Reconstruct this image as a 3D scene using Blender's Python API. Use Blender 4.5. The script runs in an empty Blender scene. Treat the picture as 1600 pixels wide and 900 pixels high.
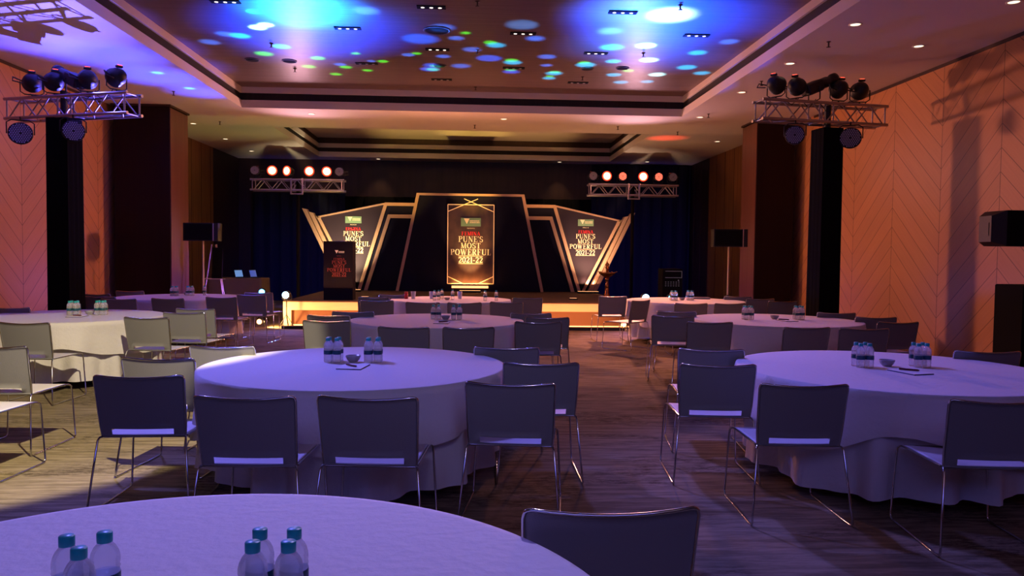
import bpy, math, random
from math import sin, cos, pi, radians, sqrt
from mathutils import Vector, Matrix
random.seed(7)
SC = bpy.context.scene
COL = SC.collection

# ---------------------------------------------------------------- camera
YAW, PITCH, ROLL, FPX, CAMH = 0.0548, -0.0432, 0.0106, 1197.8, 1.5426
cam_data = bpy.data.cameras.new('camera')
cam_data.sensor_width = 36.0
cam_data.lens = FPX / 1600 * 36
cam_data.clip_start = 0.05
cam_data.clip_end = 100
cam = bpy.data.objects.new('camera', cam_data)
COL.objects.link(cam)
_f = Vector((sin(YAW) * cos(PITCH), cos(YAW) * cos(PITCH), sin(PITCH)))
_r = Vector((cos(YAW), -sin(YAW), 0))
_u = _r.cross(_f)
_r2 = _r * cos(ROLL) + _u * sin(ROLL)
_u2 = -_r * sin(ROLL) + _u * cos(ROLL)
cam.matrix_world = Matrix(((_r2.x, _u2.x, -_f.x, 0), (_r2.y, _u2.y, -_f.y, 0), (_r2.z, _u2.z, -_f.z, CAMH), (0, 0, 0, 1)))
SC.camera = cam

# ---------------------------------------------------------------- colour management, world
SC.view_settings.view_transform = 'Standard'
SC.view_settings.look = 'None'
SC.view_settings.gamma = 1
SC.view_settings.use_curve_mapping = False
SC.view_settings.exposure = 0.0
wd = bpy.data.worlds.new('world')
SC.world = wd
wd.use_nodes = True
wd.node_tree.nodes['Background'].inputs[0].default_value = (0.05, 0.045, 0.08, 1)
wd.node_tree.nodes['Background'].inputs[1].default_value = 0.3

# ---------------------------------------------------------------- lights
def aim(o, target):
    d = Vector(target) - o.location
    o.rotation_euler = d.to_track_quat('-Z', 'Y').to_euler()

def spot(name, loc, target, col, watts, angle, blend=0.5, radius=0.08):
    l = bpy.data.lights.new(name, 'SPOT')
    l.color = col
    l.energy = watts
    l.spot_size = radians(angle)
    l.spot_blend = blend
    l.shadow_soft_size = radius
    o = bpy.data.objects.new(name, l)
    COL.objects.link(o)
    o.location = loc
    aim(o, target)
    return o

def area(name, loc, target, col, watts, sx, sy, spread=180):
    l = bpy.data.lights.new(name, 'AREA')
    l.shape = 'RECTANGLE'
    l.size, l.size_y = sx, sy
    l.color = col
    l.energy = watts
    l.spread = radians(spread)
    o = bpy.data.objects.new(name, l)
    COL.objects.link(o)
    o.location = loc
    aim(o, target)
    return o

def shuttered_spot(name, loc, col, watts, ell):
    """ceiling profile spot shuttered to an oval pool on the floor; ell = (x, y, rx, ry)"""
    o = spot(name, loc, (loc[0], loc[1], 0), col, watts, 165, 0.1, 0.05)
    o.rotation_euler = (0, 0, 0)
    l = o.data; l.use_nodes = True; nt = l.node_tree
    em = [n for n in nt.nodes if n.type == 'EMISSION'][0]
    N = nt.nodes.new; L = nt.links.new
    def M_(op, a, b=None):
        n = N('ShaderNodeMath'); n.operation = op
        for i, v in enumerate((a, b)):
            if v is None: continue
            if isinstance(v, (int, float)): n.inputs[i].default_value = v
            else: L(v, n.inputs[i])
        return n.outputs[0]
    tc = N('ShaderNodeTexCoord'); sx = N('ShaderNodeSeparateXYZ'); L(tc.outputs['Normal'], sx.inputs[0])
    az = M_('MAXIMUM', M_('ABSOLUTE', sx.outputs[2]), 0.02)
    h = loc[2]
    u = M_('DIVIDE', M_('SUBTRACT', M_('MULTIPLY', M_('DIVIDE', sx.outputs[0], az), h), ell[0] - loc[0]), ell[2])
    v = M_('DIVIDE', M_('SUBTRACT', M_('MULTIPLY', M_('DIVIDE', sx.outputs[1], az), h), ell[1] - loc[1]), ell[3])
    q = M_('ADD', M_('MULTIPLY', u, u), M_('MULTIPLY', v, v))
    mr = N('ShaderNodeMapRange'); mr.interpolation_type = 'SMOOTHSTEP'; L(q, mr.inputs[0])
    mr.inputs[1].default_value = 1.08; mr.inputs[2].default_value = 0.94
    L(mr.outputs[0], em.inputs[1])
    return o

def gobo(name, loc, watts, hz, blobs, angle=165):
    """upward projector; each blob = (ceiling x, ceiling y, radius, colour, softness)"""
    o = spot(name, loc, (loc[0], loc[1], 9), (1, 1, 1), watts, angle, 0.1, 0.02)
    o.rotation_euler = (pi, 0, 0)
    l = o.data
    l.use_nodes = True
    nt = l.node_tree
    em = [n for n in nt.nodes if n.type == 'EMISSION'][0]
    N = nt.nodes.new
    L = nt.links.new
    tc = N('ShaderNodeTexCoord')
    sx = N('ShaderNodeSeparateXYZ')
    L(tc.outputs['Normal'], sx.inputs[0])
    az = N('ShaderNodeMath'); az.operation = 'ABSOLUTE'; L(sx.outputs[2], az.inputs[0])
    mz = N('ShaderNodeMath'); mz.operation = 'MAXIMUM'; L(az.outputs[0], mz.inputs[0]); mz.inputs[1].default_value = 0.02
    du = N('ShaderNodeMath'); du.operation = 'DIVIDE'; L(sx.outputs[0], du.inputs[0]); L(mz.outputs[0], du.inputs[1])
    dv = N('ShaderNodeMath'); dv.operation = 'DIVIDE'; L(sx.outputs[1], dv.inputs[0]); L(mz.outputs[0], dv.inputs[1])
    cb = N('ShaderNodeCombineXYZ'); L(du.outputs[0], cb.inputs[0]); L(dv.outputs[0], cb.inputs[1])
    ln = N('ShaderNodeVectorMath'); ln.operation = 'DOT_PRODUCT'; L(cb.outputs[0], ln.inputs[0]); L(cb.outputs[0], ln.inputs[1])
    ad = N('ShaderNodeMath'); ad.operation = 'ADD'; L(ln.outputs['Value'], ad.inputs[0]); ad.inputs[1].default_value = 1
    pw = N('ShaderNodeMath'); pw.operation = 'POWER'; L(ad.outputs[0], pw.inputs[0]); pw.inputs[1].default_value = 1.5
    acc = None
    h = hz - loc[2]
    for bx, by, br, c, soft in blobs:
        ds = N('ShaderNodeVectorMath'); ds.operation = 'DISTANCE'
        L(cb.outputs[0], ds.inputs[0])
        ds.inputs[1].default_value = ((bx - loc[0]) / h, -(by - loc[1]) / h, 0)
        mr = N('ShaderNodeMapRange'); mr.interpolation_type = 'SMOOTHSTEP'
        L(ds.outputs['Value'], mr.inputs[0])
        mr.inputs[1].default_value = br / h
        mr.inputs[2].default_value = br * (1 - soft) / h
        ma = N('ShaderNodeVectorMath'); ma.operation = 'MULTIPLY_ADD'
        L(mr.outputs[0], ma.inputs[0])
        ma.inputs[1].default_value = c
        if acc is not None:
            L(acc.outputs[0], ma.inputs[2])
        else:
            ma.inputs[2].default_value = (0, 0, 0)
        acc = ma
    sc = N('ShaderNodeVectorMath'); sc.operation = 'SCALE'
    L(acc.outputs[0], sc.inputs[0]); L(pw.outputs[0], sc.inputs['Scale'])
    L(sc.outputs[0], em.inputs[0])
    em.inputs[1].default_value = 1.0
    return o

ORANGE = (1.0, 0.33, 0.19)
# lit par cans on the two far trusses (fixtures are built further down at the same places)
for x in (-4.57, -4.2, -3.72):
    spot('orange_par_beam', (x, 17.75, 3.42), (7.2, 12.2, 1.6), ORANGE, 680, 66, 0.9, 0.22)
for x in (3.19, 4.06, 4.43):
    spot('orange_par_beam', (x, 17.75, 3.42), (-7.4, 13.2, 1.2), ORANGE, 620, 64, 0.9, 0.22)
spot('orange_par_beam', (-3.35, 17.75, 3.42), (0.4, 12.0, 0), ORANGE, 1900, 56, 1.0, 0.12)
spot('orange_par_beam', (3.57, 17.75, 3.42), (2.8, 12.0, 0), ORANGE, 1900, 56, 1.0, 0.12)
# blue and violet wash over the tables from added overhead lamps and near trusses
VIOLET = (0.19, 0.17, 1.0)
spot('violet_wash_beam', (-3.2, 7.9, 4.5), (-0.9, 3.6, 0.7), VIOLET, 1200, 66, 0.9, 0.15)
spot('violet_wash_beam', (0.4, 5.6, 4.4), (-0.6, 1.3, 0.75), (0.5, 0.38, 1.0), 440, 50, 0.9, 0.15)
spot('violet_wash_beam', (0.6, 7.9, 4.5), (2.9, 4.6, 0.7), VIOLET, 700, 66, 0.9, 0.15)
spot('violet_wash_beam', (5.2, 11.5, 4.2), (2.2, 8.0, 0.7), VIOLET, 150, 70, 0.9)
spot('violet_wash_beam', (-5.6, 11.5, 4.0), (-0.9, 8.0, 0.7), VIOLET, 150, 60, 0.9)
spot('added_ceiling_fill', (-3.9, 17.7, 3.5), (-2.0, 11.5, 5.6), (1.0, 0.5, 0.62), 150, 130, 1.0, 0.2)  # pinkish fill added at the far trusses to brighten the ceiling
spot('added_ceiling_fill', (3.8, 17.7, 3.5), (2.5, 11.5, 5.6), (1.0, 0.5, 0.62), 150, 130, 1.0, 0.2)
# cream spotlight on the left tables
shuttered_spot('cream_spot_beam', (-0.8, 3.0, 4.5), (1.0, 0.82, 0.50), 2000, (-4.55, 7.9, 3.0, 3.9))
# unseen soft fill lamps added behind the camera
area('added_fill', (0.0, -3.0, 4.4), (0.5, 5.0, 0.5), (0.20, 0.21, 1.0), 95, 6, 2)
spot('added_fill_spot', (0.0, -2.0, 4.4), (0.3, 14.5, 0.6), (0.6, 0.55, 1.0), 380, 46, 1.0, 0.3)
area('added_fill', (1.5, -1.5, 4.5), (2.0, 5.0, 5.5), (1.0, 0.6, 0.7), 12, 4, 2)
# blue stage lamps
spot('blue_lamp_beam', (-3.82, 16.05, 0.66), (-1.5, 6, 1.2), (0.05, 0.12, 1.0), 120, 120, 0.8)
spot('blue_lamp_beam', (3.74, 16.05, 0.66), (1.5, 6, 1.2), (0.05, 0.12, 1.0), 120, 120, 0.8)
spot('blue_lamp_beam', (-4.6, 17.45, 0.66), (-6.3, 16.7, 0.9), (0.25, 0.12, 1.0), 230, 90, 0.8)
spot('blue_lamp_beam', (4.6, 17.45, 0.60), (6.3, 16.9, 0.9), (0.4, 0.12, 1.0), 230, 90, 0.8)
spot('added_curtain_wash', (-4.8, 21.0, 0.3), (-5.3, 24.9, 1.0), (0.03, 0.06, 1.0), 160, 95, 0.9)  # blue washes added to tint the curtains, no lamp is built here
spot('added_curtain_wash', (4.6, 21.0, 0.3), (5.4, 24.9, 1.0), (0.03, 0.06, 1.0), 160, 95, 0.9)
# uplights in front of the stage boards
spot('warm_uplight_beam', (0.0, 20.55, 0.60), (0.0, 21.15, 2.1), (1.0, 0.60, 0.24), 400, 60, 0.9, 0.05)
spot('warm_uplight_beam', (-3.22, 20.3, 0.62), (-3.35, 21.4, 2.0), (1.0, 0.78, 0.42), 780, 72, 0.9, 0.05)
spot('ceiling_wash_beam', (-3.0, 20.2, 0.62), (-5.6, 18.6, 4.55), (0.80, 0.85, 0.22), 130, 75, 1.0, 0.05)
spot('ceiling_wash_beam', (0.1, 17.7, 0.62), (0.1, 23.0, 5.15), (1.0, 0.60, 0.12), 1500, 22, 0.9, 0.04)  # this and the next two: uplights added for the far ceiling tray
spot('ceiling_wash_beam', (-2.4, 17.7, 0.62), (-1.6, 22.9, 5.15), (1.0, 0.62, 0.14), 1100, 30, 1.0, 0.04)
spot('ceiling_wash_beam', (2.4, 17.7, 0.62), (1.8, 22.9, 5.15), (1.0, 0.50, 0.16), 1000, 30, 1.0, 0.04)
spot('ceiling_wash_beam', (3.3, 20.2, 0.62), (4.95, 19.4, 4.55), (1.0, 0.05, 0.02), 900, 15, 1.0, 0.05)
spot('ceiling_wash_beam', (3.2, 20.2, 0.62), (4.0, 19.0, 4.55), (1.0, 0.5, 0.24), 120, 75, 1.0, 0.05)
spot('warm_uplight_beam', (3.22, 20.3, 0.62), (3.35, 21.4, 2.0), (1.0, 0.6, 0.36), 520, 72, 0.9, 0.05)
area('sign_bar_glow', (0.0, 20.96, 0.71), (0.0, 21.12, 1.3), (1.0, 0.42, 0.12), 14, 0.95, 0.04)
area('sign_bar_glow', (-3.3, 21.18, 0.76), (-3.3, 21.34, 1.3), (1.0, 0.7, 0.36), 7, 0.3, 0.04)
area('sign_bar_glow', (3.3, 21.18, 0.76), (3.3, 21.34, 1.3), (1.0, 0.5, 0.3), 7, 0.3, 0.04)
# floor pars and added led batten washing the stage front
spot('stage_front_beam', (-4.2, 15.9, 0.14), (-3.0, 16.55, 0.35), (1.0, 0.52, 0.18), 160, 150, 0.6, 0.05)
area('stage_front_wash', (-0.3, 15.72, 0.09), (-0.3, 16.4, 0.42), (1.0, 0.36, 0.12), 110, 7.0, 0.04)

B = (0.02, 0.3, 2.8)
CY = (0.02, 1.5, 3.0)
G = (0.12, 2.2, 0.08)
W = (1.6, 4.6, 5.0)
LB = (0.08, 0.42, 2.4)
left_blobs = [(-2.5, 12.2, 2.0, (0.0, 0.16, 3.4), 0.85), (-2.4, 11.2, 1.2, (0.0, 0.7, 2.4), 0.9), (-2.9, 13.4, 1.5, (0.01, 0.08, 1.0), 0.9),
    (-1.2, 11.5, 1.2, (0.01, 0.04, 0.3), 0.9), (-3.13, 11.31, .12, CY, .5), (-3.28, 12.1, .16, W, .5), (-3.12, 11.95, .14, W, .5), (-3.69, 12.58, .2, CY, .5),
    (-3.6, 13.67, .2, G, .6), (-3.18, 13.17, .2, CY, .6), (-2.72, 13.88, .16, G, .5), (-3.01, 14.52, .16, G, .5),
    (-1.51, 11.14, .25, LB, .7), (-0.45, 11.84, .25, LB, .7), (-0.83, 12.5, .36, B, .5), (-0.25, 12.4, .16, LB, .6), (-0.1, 12.1, .1, G, .6),
    (-0.65, 14.24, .14, G, .5), (-0.72, 14.2, .2, B, .5), (-0.73, 14.52, .15, G, .5), (-0.78, 14.5, .22, B, .5), (-1.59, 14.0, .12, G, .5), (-1.96, 14.71, .12, G, .5),
    (-2.33, 14.5, .14, G, .5), (-2.61, 15.08, .14, G, .5), (-2.4, 14.3, .14, LB, .5), (-1.1, 13.5, .14, LB, .5), (-0.95, 13.4, .1, G, .5), (-2.0, 13.5, .1, G, .5),
    (0.0, 13.05, .2, LB, .6), (-0.5, 13.55, .16, LB, .6), (-0.2, 14.2, .22, LB, .6), (-1.8, 14.0, .1, LB, .6), (-3.9, 12.5, .2, LB, .7), (-4.3, 13.0, .22, LB, .7)]
right_blobs = [(2.95, 11.3, 1.9, (0.0, 0.2, 3.4), 0.9), (2.85, 10.95, .45, (1.4, 2.6, 2.6), .9), (2.6, 12.6, 1.5, (0.01, 0.15, 1.1), .9), (3.4, 13.2, 1.5, (0.01, 0.12, 1.3), .9), (2.0, 10.9, 1.0, (0.02, 0.08, .6), .9),
    (0.74, 11.6, .3, (.1, .35, 1.0), .5), (0.39, 12.75, .2, CY, .6), (0.3, 12.6, .14, G, .5), (0.3, 13.6, .26, B, .4), (0.73, 13.85, .2, CY, .5), (0.7, 13.7, .14, G, .4),
    (0.72, 14.4, .13, G, .5), (0.74, 14.55, .2, B, .6), (1.55, 14.6, .2, CY, .5), (1.55, 14.5, .13, G, .5), (1.5, 15.0, .16, CY, .5), (1.5, 14.85, .1, G, .5),
    (2.05, 13.9, .22, CY, .5), (2.0, 13.75, .13, G, .5), (1.3, 13.4, .2, LB, .6), (1.35, 14.0, .14, LB, .6), (2.7, 14.6, .18, CY, .5), (2.95, 15.2, .18, CY, .5), (3.5, 14.5, .2, W, .6), (3.45, 15.1, .16, CY, .5), (2.9, 14.25, .13, G, .5),
    (2.84, 12.55, .2, W, .5), (3.1, 13.45, .2, W, .5), (2.3, 12.7, .25, CY, .7), (3.8, 12.9, .2, CY, .6), (3.9, 13.9, .22, CY, .5), (2.5, 13.6, .18, CY, .6), (4.3, 14.3, .2, CY, .6), (2.1, 11.8, .25, LB, .7), (1.0, 12.3, .2, LB, .7), (4.1, 12.2, .2, LB, .6)]
side_blobs = [(-5.7, 12.2, 1.25, (0.04, 0.06, 1.0), .7), (-5.4, 13.7, 1.05, (0.03, 0.06, 1.0), .7), (-5.1, 14.9, .8, (0.02, 0.05, .8), .8), (-6.4, 11.6, 1.0, (0.06, 0.05, .9), .7), (-5.6, 10.6, 1.5, (0.10, 0.08, .9), .7), (-5.0, 9.4, 1.3, (0.10, 0.08, .7), .8),
    (-5.3, 13.4, .13, (.03, .3, 1), .6), (-5.2, 14.6, .13, (.03, .3, 1), .6)]
gobo('blue_gobo_beam', (-3.82, 16.9, 0.80), 1700, 4.98, left_blobs)
gobo('blue_gobo_beam', (3.74, 16.9, 0.80), 1700, 4.98, right_blobs)
gobo('blue_gobo_beam', (-4.5, 16.95, 0.80), 2300, 4.55, side_blobs)

# ---------------------------------------------------------------- materials
def lin(h):
    h = h.lstrip('#')
    r = [int(h[i:i + 2], 16) / 255 for i in (0, 2, 4)]
    return tuple(((c + 0.055) / 1.055) ** 2.4 if c > 0.04045 else c / 12.92 for c in r) + (1,)

def mat(name, col, rough=0.5, metal=0.0, emit=None, estr=0.0, noise=None, bump=None, spec=None):
    """noise=(scale xyz, amount) varies the colour, bump=(scale xyz, strength)"""
    m = bpy.data.materials.new(name)
    m.use_nodes = True
    nt = m.node_tree
    b = nt.nodes['Principled BSDF']
    c = lin(col) if isinstance(col, str) else tuple(col) + (1,)
    b.inputs['Base Color'].default_value = c
    b.inputs['Roughness'].default_value = rough
    b.inputs['Metallic'].default_value = metal
    if spec is not None:
        b.inputs['Specular IOR Level'].default_value = spec
    if emit:
        b.inputs['Emission Color'].default_value = lin(emit) if isinstance(emit, str) else tuple(emit) + (1,)
        b.inputs['Emission Strength'].default_value = estr
    if noise or bump:
        tc = nt.nodes.new('ShaderNodeTexCoord')
    if noise:
        mp = nt.nodes.new('ShaderNodeMapping'); mp.inputs['Scale'].default_value = noise[0]
        nt.links.new(tc.outputs['Object'], mp.inputs[0])
        nz = nt.nodes.new('ShaderNodeTexNoise'); nz.inputs['Scale'].default_value = 1; nz.inputs['Detail'].default_value = 4
        nt.links.new(mp.outputs[0], nz.inputs[0])
        rp = nt.nodes.new('ShaderNodeValToRGB')
        a = noise[1]
        rp.color_ramp.elements[0].position = 0.3
        rp.color_ramp.elements[1].position = 0.7
        rp.color_ramp.elements[0].color = tuple(x * (1 - a) for x in c[:3]) + (1,)
        rp.color_ramp.elements[1].color = tuple(min(1, x * (1 + a)) for x in c[:3]) + (1,)
        nt.links.new(nz.outputs[0], rp.inputs[0])
        nt.links.new(rp.outputs[0], b.inputs['Base Color'])
    if bump:
        mp = nt.nodes.new('ShaderNodeMapping'); mp.inputs['Scale'].default_value = bump[0]
        nt.links.new(tc.outputs['Object'], mp.inputs[0])
        nz = nt.nodes.new('ShaderNodeTexNoise'); nz.inputs['Scale'].default_value = 1; nz.inputs['Detail'].default_value = 3
        nt.links.new(mp.outputs[0], nz.inputs[0])
        bm = nt.nodes.new('ShaderNodeBump'); bm.inputs['Strength'].default_value = bump[1]; bm.inputs['Distance'].default_value = 0.02
        nt.links.new(nz.outputs[0], bm.inputs['Height'])
        nt.links.new(bm.outputs[0], b.inputs['Normal'])
    return m

def chevron_mat(name, base, off, period, slope, spacing):
    m = mat(name, base, 0.45)
    nt = m.node_tree; b = nt.nodes['Principled BSDF']
    N = nt.nodes.new; L = nt.links.new
    def M(op, a, bb=None, cc=None):
        n = N('ShaderNodeMath'); n.operation = op
        for i, v in enumerate((a, bb, cc)):
            if v is None: continue
            if isinstance(v, (int, float)): n.inputs[i].default_value = v
            else: L(v, n.inputs[i])
        return n.outputs[0]
    g = N('ShaderNodeNewGeometry'); s = N('ShaderNodeSeparateXYZ'); L(g.outputs['Position'], s.inputs[0])
    y = M('SUBTRACT', s.outputs[1], off)
    tri = M('PINGPONG', y, period)
    q = M('SUBTRACT', s.outputs[2], M('MULTIPLY', tri, slope))
    qs = M('DIVIDE', M('ADD', q, 20.0), spacing)
    fr = M('FRACT', qs)
    groove = M('LESS_THAN', M('ABSOLUTE', M('SUBTRACT', fr, 0.5)), 0.022)
    seam = M('GREATER_THAN', M('ABSOLUTE', M('SUBTRACT', tri, period / 2)), period / 2 - 0.007)
    line = M('MAXIMUM', groove, seam)
    wn = N('ShaderNodeTexWhiteNoise'); wn.noise_dimensions = '2D'
    cb = N('ShaderNodeCombineXYZ'); L(M('FLOOR', M('ADD', qs, 0.5)), cb.inputs[0]); L(M('FLOOR', M('DIVIDE', y, period)), cb.inputs[1]); L(cb.outputs[0], wn.inputs[0])
    nz = N('ShaderNodeTexNoise'); nz.inputs['Scale'].default_value = 1.0; nz.inputs['Detail'].default_value = 5
    mp = N('ShaderNodeMapping'); mp.inputs['Scale'].default_value = (1, 1, 1)
    c2 = N('ShaderNodeCombineXYZ'); L(M('MULTIPLY', q, 22.0), c2.inputs[0]); L(M('MULTIPLY', tri, 2.0), c2.inputs[1])
    L(c2.outputs[0], nz.inputs[0])
    v = M('ADD', M('MULTIPLY', wn.outputs['Value'], 0.09), M('MULTIPLY', nz.outputs[0], 0.26))
    v = M('ADD', v, 0.84)
    v = M('MULTIPLY', v, M('SUBTRACT', 1.0, M('MULTIPLY', line, 0.6)))
    mx = N('ShaderNodeVectorMath'); mx.operation = 'SCALE'
    mx.inputs[0].default_value = lin(base)[:3]
    L(v, mx.inputs['Scale']); L(mx.outputs[0], b.inputs['Base Color'])
    bp = N('ShaderNodeBump'); bp.inputs['Strength'].default_value = 0.5; bp.inputs['Distance'].default_value = 0.01
    L(M('SUBTRACT', 1.0, line), bp.inputs['Height']); L(bp.outputs[0], b.inputs['Normal'])
    return m

def carpet_mat():
    m = mat('carpet', '#8a7d66', 0.95, spec=0.1)
    nt = m.node_tree; b = nt.nodes['Principled BSDF']
    N = nt.nodes.new; L = nt.links.new
    tc = N('ShaderNodeTexCoord')
    def nz(scale, detail, rough=0.6):
        mp = N('ShaderNodeMapping'); mp.inputs['Scale'].default_value = scale; L(tc.outputs['Object'], mp.inputs[0])
        n = N('ShaderNodeTexNoise'); n.inputs['Scale'].default_value = 1; n.inputs['Detail'].default_value = detail; n.inputs['Roughness'].default_value = rough
        L(mp.outputs[0], n.inputs[0]); return n.outputs[0]
    r1 = N('ShaderNodeValToRGB'); L(nz((2.0, 17, 1), 5, .7), r1.inputs[0])
    e = r1.color_ramp.elements
    e[0].position = .40; e[0].color = lin('#746851'); e[1].position = .60; e[1].color = lin('#998b70')
    r2 = N('ShaderNodeValToRGB'); L(nz((9, 34, 1), 6, .8), r2.inputs[0])
    e = r2.color_ramp.elements
    e[0].position = .47; e[0].color = (1, 1, 1, 1); e[1].position = .56; e[1].color = (.42, .40, .38, 1)
    r3 = N('ShaderNodeValToRGB'); L(nz((.9, 1.6, 1), 2), r3.inputs[0])
    e = r3.color_ramp.elements
    e[0].position = .48; e[0].color = (0, 0, 0, 1); e[1].position = .58; e[1].color = (1, 1, 1, 1)
    mx = N('ShaderNodeMixRGB'); mx.blend_type = 'MULTIPLY'
    L(r3.outputs[0], mx.inputs[0]); L(r1.outputs[0], mx.inputs[1]); L(r2.outputs[0], mx.inputs[2])
    L(mx.outputs[0], b.inputs['Base Color'])
    bp = N('ShaderNodeBump'); bp.inputs['Strength'].default_value = .3; bp.inputs['Distance'].default_value = .01
    L(nz((60, 200, 1), 2), bp.inputs['Height']); L(bp.outputs[0], b.inputs['Normal'])
    return m

def plastic_mat():
    m = bpy.data.materials.new('clear_plastic'); m.use_nodes = True
    nt = m.node_tree; nt.nodes.clear()
    N = nt.nodes.new; L = nt.links.new
    out = N('ShaderNodeOutputMaterial')
    tr = N('ShaderNodeBsdfTransparent'); tr.inputs[0].default_value = (.93, .95, .97, 1)
    gl = N('ShaderNodeBsdfGlass'); gl.inputs['IOR'].default_value = 1.33; gl.inputs['Roughness'].default_value = .02
    df = N('ShaderNodeBsdfDiffuse'); df.inputs[0].default_value = (.9, .9, .95, 1)
    m1 = N('ShaderNodeMixShader'); m1.inputs[0].default_value = .4; L(tr.outputs[0], m1.inputs[1]); L(gl.outputs[0], m1.inputs[2])
    m2 = N('ShaderNodeMixShader'); m2.inputs[0].default_value = .20; L(m1.outputs[0], m2.inputs[1]); L(df.outputs[0], m2.inputs[2])
    L(m2.outputs[0], out.inputs[0])
    return m

M = {
 'plaster': mat('ceiling_plaster', '#ddd5d0', 0.8),
 'ceil_wood': mat('ceiling_veneer', '#75605e', 0.40, noise=((0.6, 14, 1), .16), bump=((2, 60, 1), .2), spec=.3),
 'slot': mat('grille_dark', '#1c181c', 0.7, noise=((30, 1, 1), .4)),
 'chev_r': chevron_mat('chevron_oak_right', '#c58e5e', 11.53, 1.34, 0.85, 0.33),
 'chev_l': chevron_mat('chevron_oak_left', '#c58e5e', 13.22, 1.31, 0.85, 0.33),
 'wood_mid': mat('panel_veneer', '#8d6238', 0.5, noise=((12, 9, .5), .2)),
 'wood_dark': mat('dark_veneer', '#35201a', 0.5, noise=((8, 9, .4), .25)),
 'column_wood': mat('column_veneer', '#1d0d0b', 0.4, noise=((10, 10, .6), .2), spec=.2),
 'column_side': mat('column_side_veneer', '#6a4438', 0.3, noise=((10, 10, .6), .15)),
 'carpet': carpet_mat(),
 'cloth': mat('white_table_linen', '#d8d4d6', 0.85, bump=((28, 28, 28), .25)),
 'drape': mat('black_drape', '#07070b', 0.95, bump=((14, 14, .3), .3), spec=.1),
 'navydrape': mat('navy_drape', '#10142c', 0.95, bump=((9, 9, .3), .5)),
 'chrome': mat('chrome', '#c8c8cc', 0.12, 1.0),
 'alu': mat('aluminium', '#a9a4a4', 0.32, 1.0),
 'seat': mat('white_seat_vinyl', '#d6d2d0', 0.55),
 'back': mat('grey_back_mesh', '#7f7e80', 0.6, bump=((260, 260, 260), .15)),
 'black': mat('black_plastic', '#0a0a0c', 0.5),
 'blackmatt': mat('black_matt', '#050506', 0.9, spec=.2),
 'rubber': mat('black_rubber', '#151515', 0.8),
 'gold': mat('gold_band', '#c39a7c', 0.45, 0.1),
 'goldlite': mat('pale_gold_line', '#ffd9a8', 0.4, emit='#ffb070', estr=0.35),
 'board': mat('navy_board', '#110d26', 0.7, spec=.2),
 'signboard': mat('sign_board_print', '#30242e', 0.6, spec=.2),
 'poster': mat('bronze_print', '#4c3428', 0.45, noise=((3, 3, 2), .5)),
 'cream': mat('cream_letter', '#ffe9bf', 0.5),
 'red': mat('red_letter', '#ff2a30', 0.5),
 'green': mat('green_logo', '#7c9a78', 0.5),
 'white': mat('white_print', '#f2f2ee', 0.5),
 'lectern': mat('lectern_board', '#110b1c', 0.7, spec=.15),
 'dimred': mat('lectern_letter', '#8c3a40', 0.6),
 'stagetop': mat('stage_carpet', '#5a4030', 0.8, noise=((3, 9, 1), .2)),
 'fascia': mat('stage_fascia', '#d9b894', 0.55, noise=((2, 2, 12), .06)),
 'fascia_low': mat('stage_fascia_low', '#6b4326', 0.6),
 'strip': mat('led_strip', '#ffe0b0', 0.5, emit='#ffb070', estr=2.0),
 'brass': mat('brass', '#c98a4a', 0.25, 1.0),
 'bluelamp': mat('blue_lamp_lens', '#88aaff', 0.3, emit=(0.25, 0.6, 1.0), estr=30),
 'cyanlamp': mat('cyan_lamp_lens', '#88aaff', 0.3, emit=(0.1, 0.6, 1.0), estr=9),
 'orangelamp': mat('lit_orange_lens', '#ffcc99', 0.3, emit=(1.0, 0.40, 0.14), estr=7),
 'orangedot': mat('lit_red_led', '#ff8866', 0.3, emit=(1.0, 0.14, 0.08), estr=3.0),
 'halo_ring': mat('painted_halo_rim', '#5a1010', 0.4, emit=(1.0, 0.05, 0.02), estr=1.2),
 'reddisp': mat('red_display', '#ff5040', 0.4, emit=(1.0, 0.08, 0.04), estr=3.0),
 'led': mat('unlit_led_lens', '#a8a6ac', 0.3),
 'ledface': mat('led_face', '#3c3a44', 0.5),
 'downlight': mat('downlight_lens', '#ffe9c8', 0.4, emit=(1.0, 0.78, 0.5), estr=2.2),
 'ventlamp': mat('vent_lamp_lens', '#fff0d8', 0.4, emit=(1.0, 0.9, 0.75), estr=1.6),
 'dome': mat('ceiling_speaker_grille', '#4a4450', 0.5),
 'steelwhite': mat('painted_pole', '#c9b59a', 0.4),
 'plastic': plastic_mat(),
 'cap': mat('teal_cap', '#12a0a2', 0.35),
 'label': mat('teal_label', '#0e4a5c', 0.45),
 'bowl': mat('grey_ceramic', '#9a96a0', 0.3),
 'paper': mat('white_paper', '#e4e2e6', 0.8),
 'padedge': mat('pad_edge', '#3a3560', 0.7),
 'pen': mat('maroon_pen', '#5a1420', 0.4),
 'tablewood': mat('table_ply', '#5a4632', 0.6),
 'glass': mat('frosted_tumbler', '#c8c4d0', 0.25),
 'redcan': mat('red_can', '#b01824', 0.35),
 'screen': mat('laptop_screen', '#3a70ff', 0.3, emit=(0.25, 0.5, 1.0), estr=.5),
 'screen2': mat('laptop_screen_deep', '#2040c0', 0.3, emit=(0.05, 0.18, 0.9), estr=.35),
 'rack': mat('rack_face', '#08080a', 0.8),
 'rackled': mat('rack_lights', '#c8c8d0', 0.5, emit=(0.6, 0.65, 0.8), estr=0.06),
 'sprk': mat('sprinkler_metal', '#4a3a38', 0.4, 0.6),
}

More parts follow.
